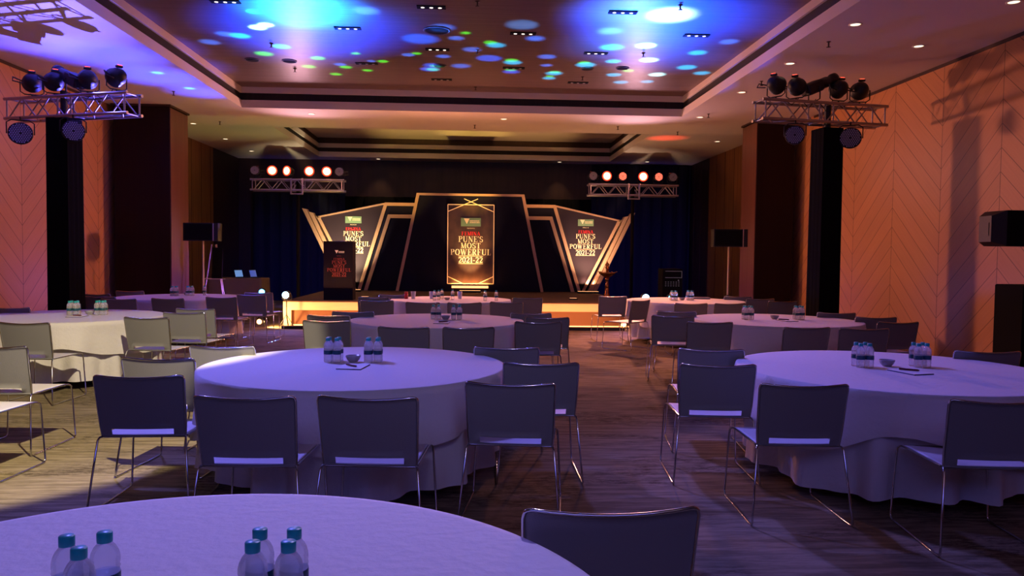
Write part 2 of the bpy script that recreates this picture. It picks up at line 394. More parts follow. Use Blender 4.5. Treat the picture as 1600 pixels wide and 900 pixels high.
# ---------------------------------------------------------------- mesh building
class MB:
    def __init__(s):
        s.v, s.f, s.sm = [], [], []
    def add(s, vs, fs, smooth=False, M4=None):
        o = len(s.v)
        for p in vs:
            p = Vector(p)
            if M4 is not None: p = M4 @ p
            s.v.append(p)
        for f in fs:
            s.f.append([i + o for i in f]); s.sm.append(smooth)
        return s
    def box(s, x0, x1, y0, y1, z0, z1, M4=None):
        vs = [(x, y, z) for z in (z0, z1) for y in (y0, y1) for x in (x0, x1)]
        return s.add(vs, [(0, 2, 3, 1), (4, 5, 7, 6), (0, 1, 5, 4), (2, 6, 7, 3), (0, 4, 6, 2), (1, 3, 7, 5)], False, M4)
    def bbox(s, x0, x1, y0, y1, z0, z1, b=.01, M4=None):
        """box with chamfered vertical and horizontal edges"""
        vs = []
        for (zz, ins) in ((z0, b), (z0 + b, 0), (z1 - b, 0), (z1, b)):
            a0, a1, c0, c1 = x0 + ins, x1 - ins, y0 + ins, y1 - ins
            k = b * .9
            vs += [(a0 + k, c0, zz), (a1 - k, c0, zz), (a1, c0 + k, zz), (a1, c1 - k, zz), (a1 - k, c1, zz), (a0 + k, c1, zz), (a0, c1 - k, zz), (a0, c0 + k, zz)]
        fs = [tuple(range(7, -1, -1)), tuple(range(24, 32))]
        for r in range(3):
            for i in range(8):
                j = (i + 1) % 8
                fs.append((r * 8 + i, r * 8 + j, r * 8 + 8 + j, r * 8 + 8 + i))
        return s.add(vs, fs, False, M4)
    def tube(s, pts, r, n=8, M4=None, closed=False, taper=None):
        pts = [Vector(p) for p in pts]
        m = len(pts); vs, fs = [], []
        up = None
        for i, p in enumerate(pts):
            if closed: t = pts[(i + 1) % m] - pts[i - 1]
            else: t = pts[min(i + 1, m - 1)] - pts[max(i - 1, 0)]
            t.normalize()
            if up is None:
                up = t.orthogonal().normalized()
            up = (up - t * up.dot(t))
            if up.length < 1e-6: up = t.orthogonal()
            up.normalize()
            w = t.cross(up)
            rr = r if taper is None else taper[i]
            for k in range(n):
                a = 2 * pi * k / n
                vs.append(p + (up * cos(a) + w * sin(a)) * rr)
        for i in range(m if closed else m - 1):
            for k in range(n):
                k2 = (k + 1) % n; i2 = (i + 1) % m
                fs.append((i * n + k, i * n + k2, i2 * n + k2, i2 * n + k))
        s.add(vs, fs, True, M4)
        if not closed:
            s.add(vs[:n], [tuple(range(n - 1, -1, -1))], False, M4)
            s.add(vs[-n:], [tuple(range(n))], False, M4)
        return s
    def lathe(s, prof, n=24, M4=None, smooth=True):
        """prof = [(r,z)...] about local Z"""
        vs, fs = [], []
        for r, z in prof:
            for k in range(n):
                a = 2 * pi * k / n
                vs.append((r * cos(a), r * sin(a), z))
        for i in range(len(prof) - 1):
            for k in range(n):
                k2 = (k + 1) % n
                fs.append((i * n + k, i * n + k2, (i + 1) * n + k2, (i + 1) * n + k))
        s.add(vs, fs, smooth, M4)
        if prof[0][0] > 1e-5: s.add(vs[:n], [tuple(range(n - 1, -1, -1))], False, M4)
        if prof[-1][0] > 1e-5: s.add(vs[-n:], [tuple(range(n))], False, M4)
        return s
    def prism(s, poly, y0, y1, M4=None):
        """poly in (x,z), extruded along y"""
        n = len(poly)
        vs = [(x, y0, z) for x, z in poly] + [(x, y1, z) for x, z in poly]
        fs = [tuple(range(n)), tuple(range(2 * n - 1, n - 1, -1))]
        for i in range(n):
            j = (i + 1) % n
            fs.append((i, i + n, j + n, j))
        return s.add(vs, fs, False, M4)
    def build(s, name, m, parent=None):
        me = bpy.data.meshes.new(name)
        me.from_pydata([tuple(p) for p in s.v], [], s.f)
        me.polygons.foreach_set('use_smooth', s.sm)
        me.materials.append(M[m] if isinstance(m, str) else m)
        me.update()
        o = bpy.data.objects.new(name, me)
        COL.objects.link(o)
        if parent: o.parent = parent
        return o

def tag(o, label, cat, group=None, kind=None):
    if label: o['label'] = label
    if cat: o['category'] = cat
    if group: o['group'] = group
    if kind: o['kind'] = kind
    return o

def thing(name, label, cat, loc=(0, 0, 0), rz=0, group=None):
    o = bpy.data.objects.new(name, None)
    COL.objects.link(o)
    o.empty_display_size = 0.1
    o.location = loc; o.rotation_euler = (0, 0, rz)
    return tag(o, label, cat, group)

def struct(o):
    o['kind'] = 'structure'
    return o

KIDS = {}
def note(root, *parts):
    KIDS.setdefault(root.name, []).extend(parts)

def dup(root, loc, rz, label, group=None):
    r = root.copy(); COL.objects.link(r)
    r.location = loc; r.rotation_euler = (root.rotation_euler[0], root.rotation_euler[1], rz); r['label'] = label
    if group: r['group'] = group
    for ch in list(root.children):
        c = ch.copy(); COL.objects.link(c); c.parent = r
        for g in list(ch.children):
            d = g.copy(); COL.objects.link(d); d.parent = c
    return r

ORD = ['nearest', 'second nearest', 'third nearest', 'fourth nearest', 'fifth nearest', 'sixth nearest', 'seventh nearest', 'eighth nearest', 'ninth nearest']

# ---------------------------------------------------------------- room shell
CZ = 4.55
XL, XR, YB, YF = -7.45, 7.25, -5.0, 25.2
struct(MB().box(XL - .2, XR + .2, YB, YF + .2, -.1, 0).build('floor', 'carpet'))
T1 = (-4.78, 4.52, 0.5, 16.4)      # large tray
T2 = (-4.75, 4.42, 18.85, 24.42)   # small tray before the stage wall
c = MB()
def ceil_box(x0, x1, y0, y1): c.box(x0, x1, y0, y1, CZ, CZ + .1)
ceil_box(XL, XR, YB, T1[2]); ceil_box(XL, T1[0], T1[2], T1[3]); ceil_box(T1[1], XR, T1[2], T1[3])
ceil_box(XL, XR, T1[3], T2[2]); ceil_box(XL, T2[0], T2[2], T2[3]); ceil_box(T2[1], XR, T2[2], T2[3]); ceil_box(XL, XR, T2[3], YF)
ceil = struct(c.build('ceiling', 'plaster'))
def ring(x0, x1, y0, y1, z0, z1, out, name, m, parent):
    b = MB()
    b.box(x0 - out, x1 + out, y0 - out, y0, z0, z1); b.box(x0 - out, x1 + out, y1, y1 + out, z0, z1)
    b.box(x0 - out, x0, y0, y1, z0, z1); b.box(x1, x1 + out, y0, y1, z0, z1)
    return b.build(name, m, parent)
# large tray: lower band, grille slot, upper band, veneer panel
ring(*T1, CZ + .1, CZ + .16, .10, 'tray_lower_band', 'plaster', ceil)
ring(T1[0] - .04, T1[1] + .04, T1[2] - .04, T1[3] + .04, CZ + .16, CZ + .31, .06, 'tray_air_grille', 'slot', ceil)
ring(*T1, CZ + .31, CZ + .43, .10, 'tray_upper_band', 'plaster', ceil)
MB().box(T1[0] - .1, T1[1] + .1, T1[2] - .1, T1[3] + .1, CZ + .43, CZ + .5).build('tray_veneer_panel', 'ceil_wood', ceil)
ring(*T2, CZ + .1, CZ + .16, .10, 'tray_lower_band', 'plaster', ceil)
ring(T2[0] - .05, T2[1] + .05, T2[2] - .05, T2[3] + .05, CZ + .16, CZ + .29, .05, 'tray_air_grille', 'slot', ceil)
ring(*T2, CZ + .29, CZ + .42, .10, 'tray_upper_band', 'plaster', ceil)
ring(T2[0] - .05, T2[1] + .05, T2[2] - .05, T2[3] + .05, CZ + .42, CZ + .60, .05, 'tray_cove', 'wood_dark', ceil)
MB().box(T2[0] - .1, T2[1] + .1, T2[2] - .1, T2[3] + .1, CZ + .60, CZ + .66).build('tray_plaster_panel', 'plaster', ceil)

wl = struct(MB().box(XL - .2, XL, YB, 17.6, 0, CZ).build('wall_left', 'chev_l'))
MB().box(XL - .2, XL, 17.6, 22.75, 0, CZ).build('veneer_panelling', 'wood_mid', wl)
MB().box(XL - .2, XL, 22.75, YF, 0, CZ).build('dark_panelling', 'wood_dark', wl)
wr = struct(MB().box(XR, XR + .2, YB, 17.4, 0, CZ).build('wall_right', 'chev_r'))
MB().box(XR, XR + .2, 17.4, 23.1, 0, CZ).build('veneer_panelling', 'wood_mid', wr)
MB().box(XR, XR + .2, 23.1, YF, 0, CZ).build('dark_panelling', 'wood_dark', wr)
struct(MB().box(XL - .2, XR + .2, YF, YF + .2, 0, CZ).build('wall_back', 'wood_dark'))
struct(MB().box(XL - .2, XR + .2, YB - .2, YB, 0, CZ).build('wall_rear', 'wood_dark'))
for i, (x0, x1, y0, y1) in enumerate(((XL, XL + .012, YB, 16.0), (XR - .012, XR, YB, 16.0))):
    struct(MB().box(x0, x1, y0, y1, CZ - .05, CZ).build('trim_%d' % (i + 1), 'wood_dark'))
b = MB()
for k in range(10):                     # thin vertical joints in the plain veneer
    b.box(XR - .006, XR, 17.9 + k * .75, 17.915 + k * .75, 0, CZ - .01)
struct(b.build('trim_3', 'wood_dark'))
b = MB()
for k in range(7):
    b.box(XL, XL + .006, 18.0 + k * .75, 18.015 + k * .75, 0, CZ - .01)
struct(b.build('trim_4', 'wood_dark'))

# square columns
def column(x0, x1, y0, y1, label, inner):
    t = thing('column', label, 'column', ((x0 + x1) / 2, (y0 + y1) / 2, 0))
    ox, oy = t.location.x, t.location.y
    a0, a1, c0, c1 = x0 - ox, x1 - ox, y0 - oy, y1 - oy
    MB().box(a0, a1, c0, c1, 0, CZ - .04).build('shaft', 'column_wood', t)
    MB().box(a0 - .04, a1 + .04, c0 - .04, c1 + .04, CZ - .04, CZ).build('capital', 'wood_dark', t)
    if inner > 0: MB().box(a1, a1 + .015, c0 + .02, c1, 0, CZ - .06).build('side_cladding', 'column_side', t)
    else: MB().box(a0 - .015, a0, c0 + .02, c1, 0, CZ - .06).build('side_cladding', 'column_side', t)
column(-7.32, -6.20, 16.25, 17.25, 'dark wooden square column near the left wall', 1)
column(6.23, 7.05, 16.5, 17.4, 'dark wooden square column near the right wall', -1)

# ---------------------------------------------------------------- curtains behind the stage
def curtain(x0, x1, y, z1, label, m='navydrape', rz=0):
    b = MB(); n = int((x1 - x0) / .05)
    vs, fs = [], []
    for i in range(n + 1):
        x = x0 + (x1 - x0) * i / n
        d = .05 * sin(x * 16) + .02 * sin(x * 37 + 1)
        for z in (0.0, z1 * .5, z1): vs.append((x, y + d, z))
        for z in (0.0, z1 * .5, z1): vs.append((x, y + d + .012, z))
    for i in range(n):
        a = i * 6; c_ = a + 6
        fs += [(a, c_, c_ + 1, a + 1), (a + 1, c_ + 1, c_ + 2, a + 2), (a + 3, a + 4, c_ + 4, c_ + 3), (a + 4, a + 5, c_ + 5, c_ + 4), (a + 2, c_ + 2, c_ + 5, a + 5)]
    b.add(vs, fs, True)
    return tag(b.build('stage_curtain', m), label, 'curtain', 'dark curtains round the stage')
curtain(-6.95, -4.0, 24.9, 3.44, 'dark navy curtain on the left of the stage below the left light truss')
curtain(-3.98, 3.9, 24.75, 3.35, 'black curtain hanging behind the central stage boards', 'drape')
curtain(3.92, 7.2, 24.9, 4.5, 'tall dark navy curtain on the right of the stage reaching the ceiling')

# ---------------------------------------------------------------- stage
SX0, SX1, SY0, SY1, SZ = -3.94, 3.45, 16.4, 22.2, .52
st = thing('stage', 'low raised stage with a glowing orange front and brown carpet top', 'stage', (0, SY0, 0))
MB().box(SX0, SX1, .03, SY1 - SY0, SZ - .19, SZ - .02).build('deck', 'fascia_low', st)
MB().box(SX0, SX1, 0, SY1 - SY0, SZ - .02, SZ).build('carpet_top', 'stagetop', st)
MB().box(SX0, SX1, 0, .03, SZ - .19, SZ - .02).build('front_band', 'fascia', st)
MB().box(SX0, SX0 + .17, 0, .03, 0, SZ - .19).build('corner_post_cladding', 'fascia', st)
MB().box(SX0 + .17, SX1, .06, .09, 0, SZ - .19).build('lower_front', 'fascia_low', st)
MB().box(SX0, SX0 + .03, .03, SY1 - SY0, 0, SZ - .19).build('side_panel', 'fascia_low', st)
MB().box(SX1 - .03, SX1, .09, SY1 - SY0, 0, SZ - .19).build('side_panel', 'fascia_low', st)
MB().box(SX0 + .2, SX1, .03, .055, 0.0, .022).build('light_strip', 'strip', st)

# ---------------------------------------------------------------- lettering (own didone-like strokes)
TK, TN = .17, .045
def seg(p, q, w0, w1=None):
    w1 = w0 if w1 is None else w1
    dx, dz = q[0] - p[0], q[1] - p[1]; l = math.hypot(dx, dz) or 1
    nx, nz = -dz / l, dx / l
    return [(p[0] + nx * w0 / 2, p[1] + nz * w0 / 2), (p[0] - nx * w0 / 2, p[1] - nz * w0 / 2), (q[0] - nx * w1 / 2, q[1] - nz * w1 / 2), (q[0] + nx * w1 / 2, q[1] + nz * w1 / 2)]
def curve(pts):
    out = []
    m = len(pts); ws = []
    for i in range(m):
        a, b_ = pts[max(0, i - 1)], pts[min(m - 1, i + 1)]
        dx, dz = b_[0] - a[0], b_[1] - a[1]; l = math.hypot(dx, dz) or 1
        ws.append(TN + (TK - TN) * abs(dz / l) ** 1.5)
    nor = []
    for i in range(m):
        a, b_ = pts[max(0, i - 1)], pts[min(m - 1, i + 1)]
        dx, dz = b_[0] - a[0], b_[1] - a[1]; l = math.hypot(dx, dz) or 1
        nor.append((-dz / l, dx / l))
    for i in range(m - 1):
        p, q = pts[i], pts[i + 1]
        out.append([(p[0] + nor[i][0] * ws[i] / 2, p[1] + nor[i][1] * ws[i] / 2), (p[0] - nor[i][0] * ws[i] / 2, p[1] - nor[i][1] * ws[i] / 2),
                    (q[0] - nor[i + 1][0] * ws[i + 1] / 2, q[1] - nor[i + 1][1] * ws[i + 1] / 2), (q[0] + nor[i + 1][0] * ws[i + 1] / 2, q[1] + nor[i + 1][1] * ws[i + 1] / 2)])
    return out
def arc(cx, cz, rx, rz, a0, a1, n=14):
    return [(cx + rx * cos(radians(a0 + (a1 - a0) * i / n)), cz + rz * sin(radians(a0 + (a1 - a0) * i / n))) for i in range(n + 1)]
def stem(x, z0=0., z1=1., w=TK, s0=True, s1=True, sl=.19):
    o = [seg((x, z0), (x, z1), w)]
    if s0: o.append(seg((x - sl, z0 + TN / 2), (x + sl, z0 + TN / 2), TN))
    if s1: o.append(seg((x - sl, z1 - TN / 2), (x + sl, z1 - TN / 2), TN))
    return o
h = TN / 2
def glyph(ch):
    if ch == 'I': return .42, stem(.21)
    if ch in 'FE':
        o = stem(.22) + [seg((.2, 1 - h), (.66, 1 - h), TN), seg((.65, 1), (.65, .74), TN), seg((.2, .52), (.5, .52), TN), seg((.5, .63), (.5, .41), TN)]
        if ch == 'E': o += [seg((.2, h), (.7, h), TN), seg((.69, 0), (.69, .28), TN)]
        return .74, o
    if ch == 'L': return .72, stem(.22) + [seg((.2, h), (.66, h), TN), seg((.65, 0), (.65, .3), TN)]
    if ch == 'T': return .78, stem(.39, s1=False) + [seg((.04, 1 - h), (.74, 1 - h), TN), seg((.06, 1), (.06, .72), TN), seg((.72, 1), (.72, .72), TN)]
    if ch == 'M': return 1.02, stem(.16, w=TN * 1.2, sl=.13) + stem(.84, w=TK, sl=.17) + [seg((.17, 1), (.49, .02), TK), seg((.49, .02), (.80, 1), TN * 1.2)]
    if ch == 'N': return .9, stem(.17, w=TN * 1.3, sl=.14) + stem(.74, w=TN * 1.3, s0=False, sl=.14) + [seg((.18, .97), (.72, .03), TK)]
    if ch == 'A': return .86, [seg((.1, 0), (.42, 1), TN * 1.2), seg((.42, 1), (.72, 0), TK), seg((.2, .33), (.62, .33), TN), seg((.0, h), (.24, h), TN), seg((.54, h), (.88, h), TN)]
    if ch == 'W': return 1.2, [seg((.14, 1), (.38, .02), TK), seg((.38, .02), (.6, .98), TN * 1.2), seg((.56, 1), (.8, .02), TK), seg((.8, .02), (1.04, 1), TN * 1.2), seg((.0, 1 - h), (.32, 1 - h), TN), seg((.9, 1 - h), (1.16, 1 - h), TN), seg((.46, 1 - h), (.7, 1 - h), TN)]
    if ch in 'PR':
        o = stem(.22) + curve([(.22, 1 - h), (.42, 1 - h)] + arc(.42, .745, .22, .235, 90, -90) + [(.22, .51)])
        if ch == 'R': o += [seg((.42, .5), (.64, .06), TK), seg((.6, h + .01), (.84, h + .01), TN)]; return .84, o
        return .76, o
    if ch == 'U': return .9, [seg((.2, 1), (.2, .3), TK), seg((.72, 1), (.72, .3), TN * 1.3), seg((.02, 1 - h), (.38, 1 - h), TN), seg((.58, 1 - h), (.86, 1 - h), TN)] + curve(arc(.46, .3, .26, .28, 180, 270)) + curve(arc(.46, .3, .26, .28, 270, 360))[:-4] + [seg((.66, .13), (.72, .32), TN * 1.3)]
    if ch == 'O': return .9, curve(arc(.45, .5, .33, .49, 0, 360, 28))
    if ch == '0': return .68, curve(arc(.34, .5, .24, .49, 0, 360, 28))
    if ch == 'S': return .68, curve(arc(.33, .75, .21, .235, 30, 250, 12) + arc(.33, .26, .22, .25, 70, -150, 12)) + [seg((.55, .68), (.55, .96), TN), seg((.1, .04), (.1, .32), TN)]
    if ch == '2': return .68, curve(arc(.33, .72, .21, .26, 170, -30, 12) + [(.42, .44), (.24, .22), (.1, .07)]) + [seg((.08, .06), (.58, .06), .11), seg((.59, .02), (.6, .26), TN)]
    if ch == '1': return .5, stem(.27, s1=False, sl=.17) + [seg((.08, .84), (.27, .98), TN * 1.4)]
    if ch == '-': return .42, [seg((.06, .38), (.36, .38), .09)]
    if ch == "'": return .24, [seg((.11, 1.0), (.09, .72), .13, .03)]
    return .3, []
def text(b, s, cx, z0, hgt, width, y):
    gs = [glyph(ch) for ch in s]
    tot = sum(g[0] for g in gs) + .05 * (len(gs) - 1)
    k = width / tot; x = cx - width / 2
    for w, polys in gs:
        for p in polys:
            b.add([(x + px * k, y, z0 + pz * hgt) for px, pz in p], [(0, 1, 2, 3)])
        x += (w + .05) * k
def sign_text(parent, cx, top, k, y, cream='cream', red='red', box=True):
    """units: 1 = POWERFUL width of 63 px; laid out from the top of the logo box downwards; k metres per unit"""
    if box:
        MB().box(cx - 15.3 * k, cx + 15.3 * k, y - .002, y + .004, top - 13 * k, top).build('logo_plate', 'green', parent)
    b = MB()
    b.add([(cx - 11 * k, y - .006, top - .8 * k), (cx - 1.8 * k, y - .006, top - .8 * k), (cx - 6.3 * k, y - .006, top - 9.5 * k)], [(0, 2, 1)])
    for r_, (a, w_) in enumerate(((-4.6, 2.0), (-7.2, 1.4))):
        x = -1.6
        while x < 13.5:
            L_ = random.choice((.8, 1.1, .6))
            b.box(cx + x * k, cx + (x + L_) * k, y - .006, y - .004, top + (a - w_ / 2) * k, top + (a + w_ / 2) * k); x += L_ + .45
    b.build('logo_mark', 'white' if not box else 'cream', parent)
    b = MB(); text(b, 'FEMINA', cx, top - 27 * k, 5.9 * k, 29 * k, y - .006); b.build('title_lettering', red, parent)
    b = MB()
    text(b, 'PRESENTS', cx, top - 16.9 * k, 1.7 * k, 12 * k, y - .006); b.build('small_lettering', cream, parent)
    b = MB()
    text(b, "PUNE'S", cx, top - 37.2 * k, 8.9 * k, 38.5 * k, y - .006)
    text(b, 'MOST', cx, top - 47 * k, 8.4 * k, 31 * k, y - .006)
    text(b, 'POWERFUL', cx, top - 57.3 * k, 8.9 * k, 63 * k, y - .006)
    text(b, '2021-22', cx, top - 69.2 * k, 8.8 * k, 38 * k, y - .006)
    b.build('event_lettering', cream, parent)
    for q in (58.8, 70.6): MB().box(cx - 19 * k, cx + 19 * k, y - .007, y - .005, top - (q + .3) * k, top - (q - .2) * k).build('underline', cream, parent)

def band(b, p, q, w, y0, y1):
    b.prism(seg(p, q, w), y0, y1)

# central board
YC = 21.1
bd = thing('backdrop_board', 'tall tapering navy stage board with gold border and lit centre sign', 'stage backdrop', (0, YC, SZ))
Z0 = SZ
def zz(z): return z - Z0
MB().prism([(-2.0, 0), (2.0, 0), (1.44, zz(3.19)), (-1.44, zz(3.19))], 0, .14).build('panel', 'board', bd)
b = MB()
b.prism([(-2.03, 0), (-1.95, 0), (-1.40, zz(3.14)), (-1.47, zz(3.20))], -.03, .0)
b.prism([(2.03, 0), (1.47, zz(3.20)), (1.40, zz(3.14)), (1.95, 0)][::-1], -.03, .0)
b.prism([(-1.47, zz(3.20)), (-1.47, zz(3.14)), (1.47, zz(3.14)), (1.47, zz(3.20))], -.031, .0)
b.build('gold_border', 'gold', bd)
fx0, fx1, fz0, fz1 = -.62, .64, zz(.74), zz(2.90)
sg = MB().box(fx0, fx1, -.02, 0, fz0, fz1).build('sign_ground', 'poster', bd)
b = MB(); y0, y1 = -.034, -.022; lw = .022
band(b, (fx0, fz0), (fx0, fz1), lw, y0, y1); band(b, (fx1, fz0), (fx1, fz1), lw, y0, y1)
band(b, (fx0, fz0), (fx1, fz0), lw, y0, y1); band(b, (fx0, fz1), (fx1, fz1), lw, y0, y1)
band(b, (fx0, fz1 - .19), (fx0 + .82, fz1 + .16), lw * .9, y0 - .002, y1); band(b, (fx1, fz1 - .19), (fx1 - .82, fz1 + .16), lw * .9, y0 - .003, y1)
band(b, (fx0, fz0 + .20), (fx0 + .42, fz0), lw * .9, y0, y1); band(b, (fx1, fz0 + .20), (fx1 - .42, fz0), lw * .9, y0, y1)
b.build('sign_frame', 'goldlite', sg)
sign_text(sg, .01, fz1 - .36, .0177, -.028)
MB().box(-.5, .5, -.12, -.04, .10, .16).build('light_bar', 'strip', bd)

# side wings (right one from measured outline, left one mirrored)
def wing(sgn, label, cream):
    yw = 21.35
    t = thing('backdrop_wing', label, 'stage backdrop', (sgn * 3.2, yw, SZ), 0, None)
    def P(u, v):
        X = 2.35 + (u - 320) * .00333; Z = (838 - v) * .00330
        return (sgn * (X - 3.2), Z)
    def poly(b, pts, y0, y1):
        q = [P(*p) for p in pts]
        ar = sum(q[i][0] * q[(i + 1) % len(q)][1] - q[(i + 1) % len(q)][0] * q[i][1] for i in range(len(q)))
        if ar < 0: q = q[::-1]
        b.prism(q, y0, y1)
    b = MB(); poly(b, [(30, 118), (308, 118), (525, 838), (30, 838)], 0, .25); b.build('inner_panel', 'board', t)
    b = MB(); poly(b, [(318, 112), (868, 234), (598, 768), (510, 768)], -.03, .2); sp = b.build('sign_panel', 'signboard', t)
    b = MB(); poly(b, [(500, 770), (612, 770), (600, 838), (530, 838)], -.02, .2); b.build('base_block', 'blackmatt', t)
    b = MB()
    poly(b, [(30, 104), (322, 104), (314, 130), (30, 130)], -.07, -.005)
    poly(b, [(300, 118), (326, 112), (524, 766), (545, 838), (520, 838), (496, 766)], -.08, -.031)
    poly(b, [(50, 202), (296, 202), (290, 232), (50, 232)], -.06, -.004)
    poly(b, [(270, 215), (296, 204), (492, 838), (462, 838)], -.065, -.004)
    poly(b, [(318, 106), (880, 228), (878, 240), (318, 120)], -.075, -.031)
    poly(b, [(846, 234), (880, 222), (606, 768), (572, 838), (548, 838), (582, 768)], -.075, -.031)
    b.build('gold_band', 'gold', t)
    b = MB(); poly(b, [(902, 198), (938, 190), (634, 838), (602, 838)], -.12, .1); b.build('gold_blade', 'gold', t)
    b = MB(); poly(b, [(956, 168), (992, 162), (672, 838), (640, 838)], -.12, .1); b.build('gold_blade', 'gold', t)
    cx, cz = P(579, 222)
    sign_text(sp, cx, cz, .0143, -.034, cream)
wing(1, 'right angular gold striped stage wing beside the tall centre board', 'cream')
wing(-1, 'left angular gold striped stage wing behind the lectern', 'cream')

# uplight bars on the stage
for x, n in ((0.0, 'warm uplight bar in front of the centre board'), (-3.2, 'warm uplight bar before the left wing'), (3.2, 'warm uplight bar before the right wing')):
    t = thing('uplight_bar', n, 'stage light', (x, 20.62, SZ))
    MB().bbox(-.3, .3, -.04, .04, .0, .05).build('housing', 'black', t)
    MB().box(-.28, .28, -.025, .03, .05, .056).build('lens_strip', 'strip', t)

for x, n in ((0.1, 'added short floor uplight in the middle of the open stage floor'), (-2.4, 'added short floor uplight right behind the lectern'), (2.4, 'added short floor uplight on the right of the open stage floor')):  # small uplights added to brighten the far ceiling tray
    t = thing('uplight_bar', n, 'stage light', (x, 17.7, SZ))
    MB().bbox(-.10, .10, -.04, .04, .0, .03, .006).build('housing', 'black', t)
    MB().box(-.08, .08, -.02, .03, .03, .034).build('lens_strip', 'strip', t)
# lectern on the stage
t = thing('lectern', 'tall dark purple lectern with event lettering on the stage front left', 'lectern', (-2.86, 16.82, SZ))
lb = MB().bbox(-.315, .315, 0, .42, .0, 1.26, .006).build('body', 'lectern', t)
MB().bbox(-.32, .32, -.01, .44, 1.26, 1.275, .005).build('top', 'lectern', t)
b = MB(); b.box(-.15, .15, .08, .3, 1.275, 1.285); b.build('reading_sheet', 'paper', t)
sign_text(lb, .02, 1.09, .0082, -.004, 'dimred', 'dimred', box=False)
t = thing('microphone', 'thin gooseneck microphone on the lectern top', 'microphone', (-2.76, 17.0, SZ + 1.275))
MB().lathe([(.03, 0), (.03, .01), (.01, .015)], 12).build('base', 'black', t)
MB().tube([(0, 0, .01), (0, 0, .12), (.03, -.02, .2), (.1, -.05, .27), (.17, -.08, .29)], .005, 6).build('gooseneck', 'gold', t)
MB().lathe([(.0, 0), (.011, .005), (.011, .04), (.0, .05)], 8, Matrix.Translation((.17, -.08, .29)) @ Matrix.Rotation(pi / 2, 4, 'Y')).build('capsule', 'black', t)

# oil lamp on the stage
t = thing('oil_lamp', 'tall ornate brass oil lamp on the right side of the stage', 'lamp', (3.24, 18.0, SZ))
MB().lathe([(.12, 0), (.12, .02), (.08, .05), (.06, .08), (.075, .11), (.05, .15), (.045, .30), (.055, .32), (.035, .34), (.035, .45), (.06, .48), (.03, .5)], 20).build('pedestal', 'brass', t)
MB().lathe([(.03, .5), (.10, .54), (.19, .60), (.20, .63), (.17, .63), (.05, .60), (.03, .62)], 20).build('oil_dish', 'brass', t)
b = MB()
for k in range(5):
    a = k * 2 * pi / 5
    b.tube([(.17 * cos(a), .17 * sin(a), .62), (.24 * cos(a), .24 * sin(a), .65)], .012, 6)
b.build('wick_spout', 'brass', t)
MB().lathe([(.03, .62), (.025, .70), (.05, .74), (.035, .78), (.055, .82), (.02, .86), (.0, .9)], 16).build('finial', 'brass', t)

# ---------------------------------------------------------------- stage lamps on short stands
def floor_lamp(x, y, z, r, label, lens):
    t = thing('stage_lamp', label, 'stage light', (x, y, 0), 0, None)
    b = MB(); b.tube([(-.14, 0, .01), (0, 0, .25), (.14, 0, .01)], .012, 6); b.tube([(0, .14, .01), (0, 0, .25), (0, 0, z - r - .03)], .014, 6); b.build('stand', 'black', t)
    b = MB(); b.tube([(-r - .02, .04, z), (-r - .02, .04, z - r - .02), (0, .04, z - r - .03), (r + .02, .04, z - r - .02), (r + .02, .04, z)], .008, 6); b.build('yoke', 'black', t)
    Mx = Matrix.Translation((0, -.08, z)) @ Matrix.Rotation(-pi / 2, 4, 'X')
    MB().lathe([(r, 0), (r + .012, .01), (r + .012, .12), (r * .7, .2), (.0, .21)], 24, Mx).build('housing', 'black', t)
    MB().lathe([(.0, -.012), (r * .9, -.004), (r * .9, 0)], 24, Mx).build('lens', lens, t)
for a in ((-3.82, 16.2, .66, .075, 'bright blue-white stage lamp by the left stage corner', 'bluelamp'), (-4.6, 17.3, .66, .07, 'half hidden blue stage lamp furthest left beside the stage', 'cyanlamp'),
          (3.74, 16.2, .66, .08, 'bright blue-white stage lamp by the right stage corner', 'bluelamp'), (4.6, 17.4, .60, .06, 'small blue lamp behind the bottles on the far right table', 'cyanlamp')):
    floor_lamp(*a)
for x, y, rz, n in ((-4.3, 15.95, -1.2, 'small orange floor light beside the left stage corner'), (3.2, 15.8, 1.2, 'small orange floor light beside the right stage corner')):
    t = thing('floor_par', n, 'stage light', (x, y, 0), 0)
    MB().tube([(-.09, 0, .01), (-.09, 0, .13), (.09, 0, .13), (.09, 0, .01)], .008, 6).build('bracket', 'black', t)
    Mx = Matrix.Translation((0, -.05, .12)) @ Matrix.Rotation(-pi / 2, 4, 'X')
    MB().lathe([(.06, 0), (.065, .01), (.06, .1), (.0, .12)], 18, Mx).build('housing', 'black', t)
    MB().lathe([(0, -.006), (.052, -.002), (.052, 0)], 18, Mx).build('lens', 'orangelamp', t)

t = thing('added_batten', 'added low led batten on the floor washing the stage front', 'stage light', (-.3, 15.68, 0))  # batten added as housing for the stage front wash
MB().bbox(-3.5, 3.5, -.03, .03, 0, .06, .006).build('housing', 'black', t)
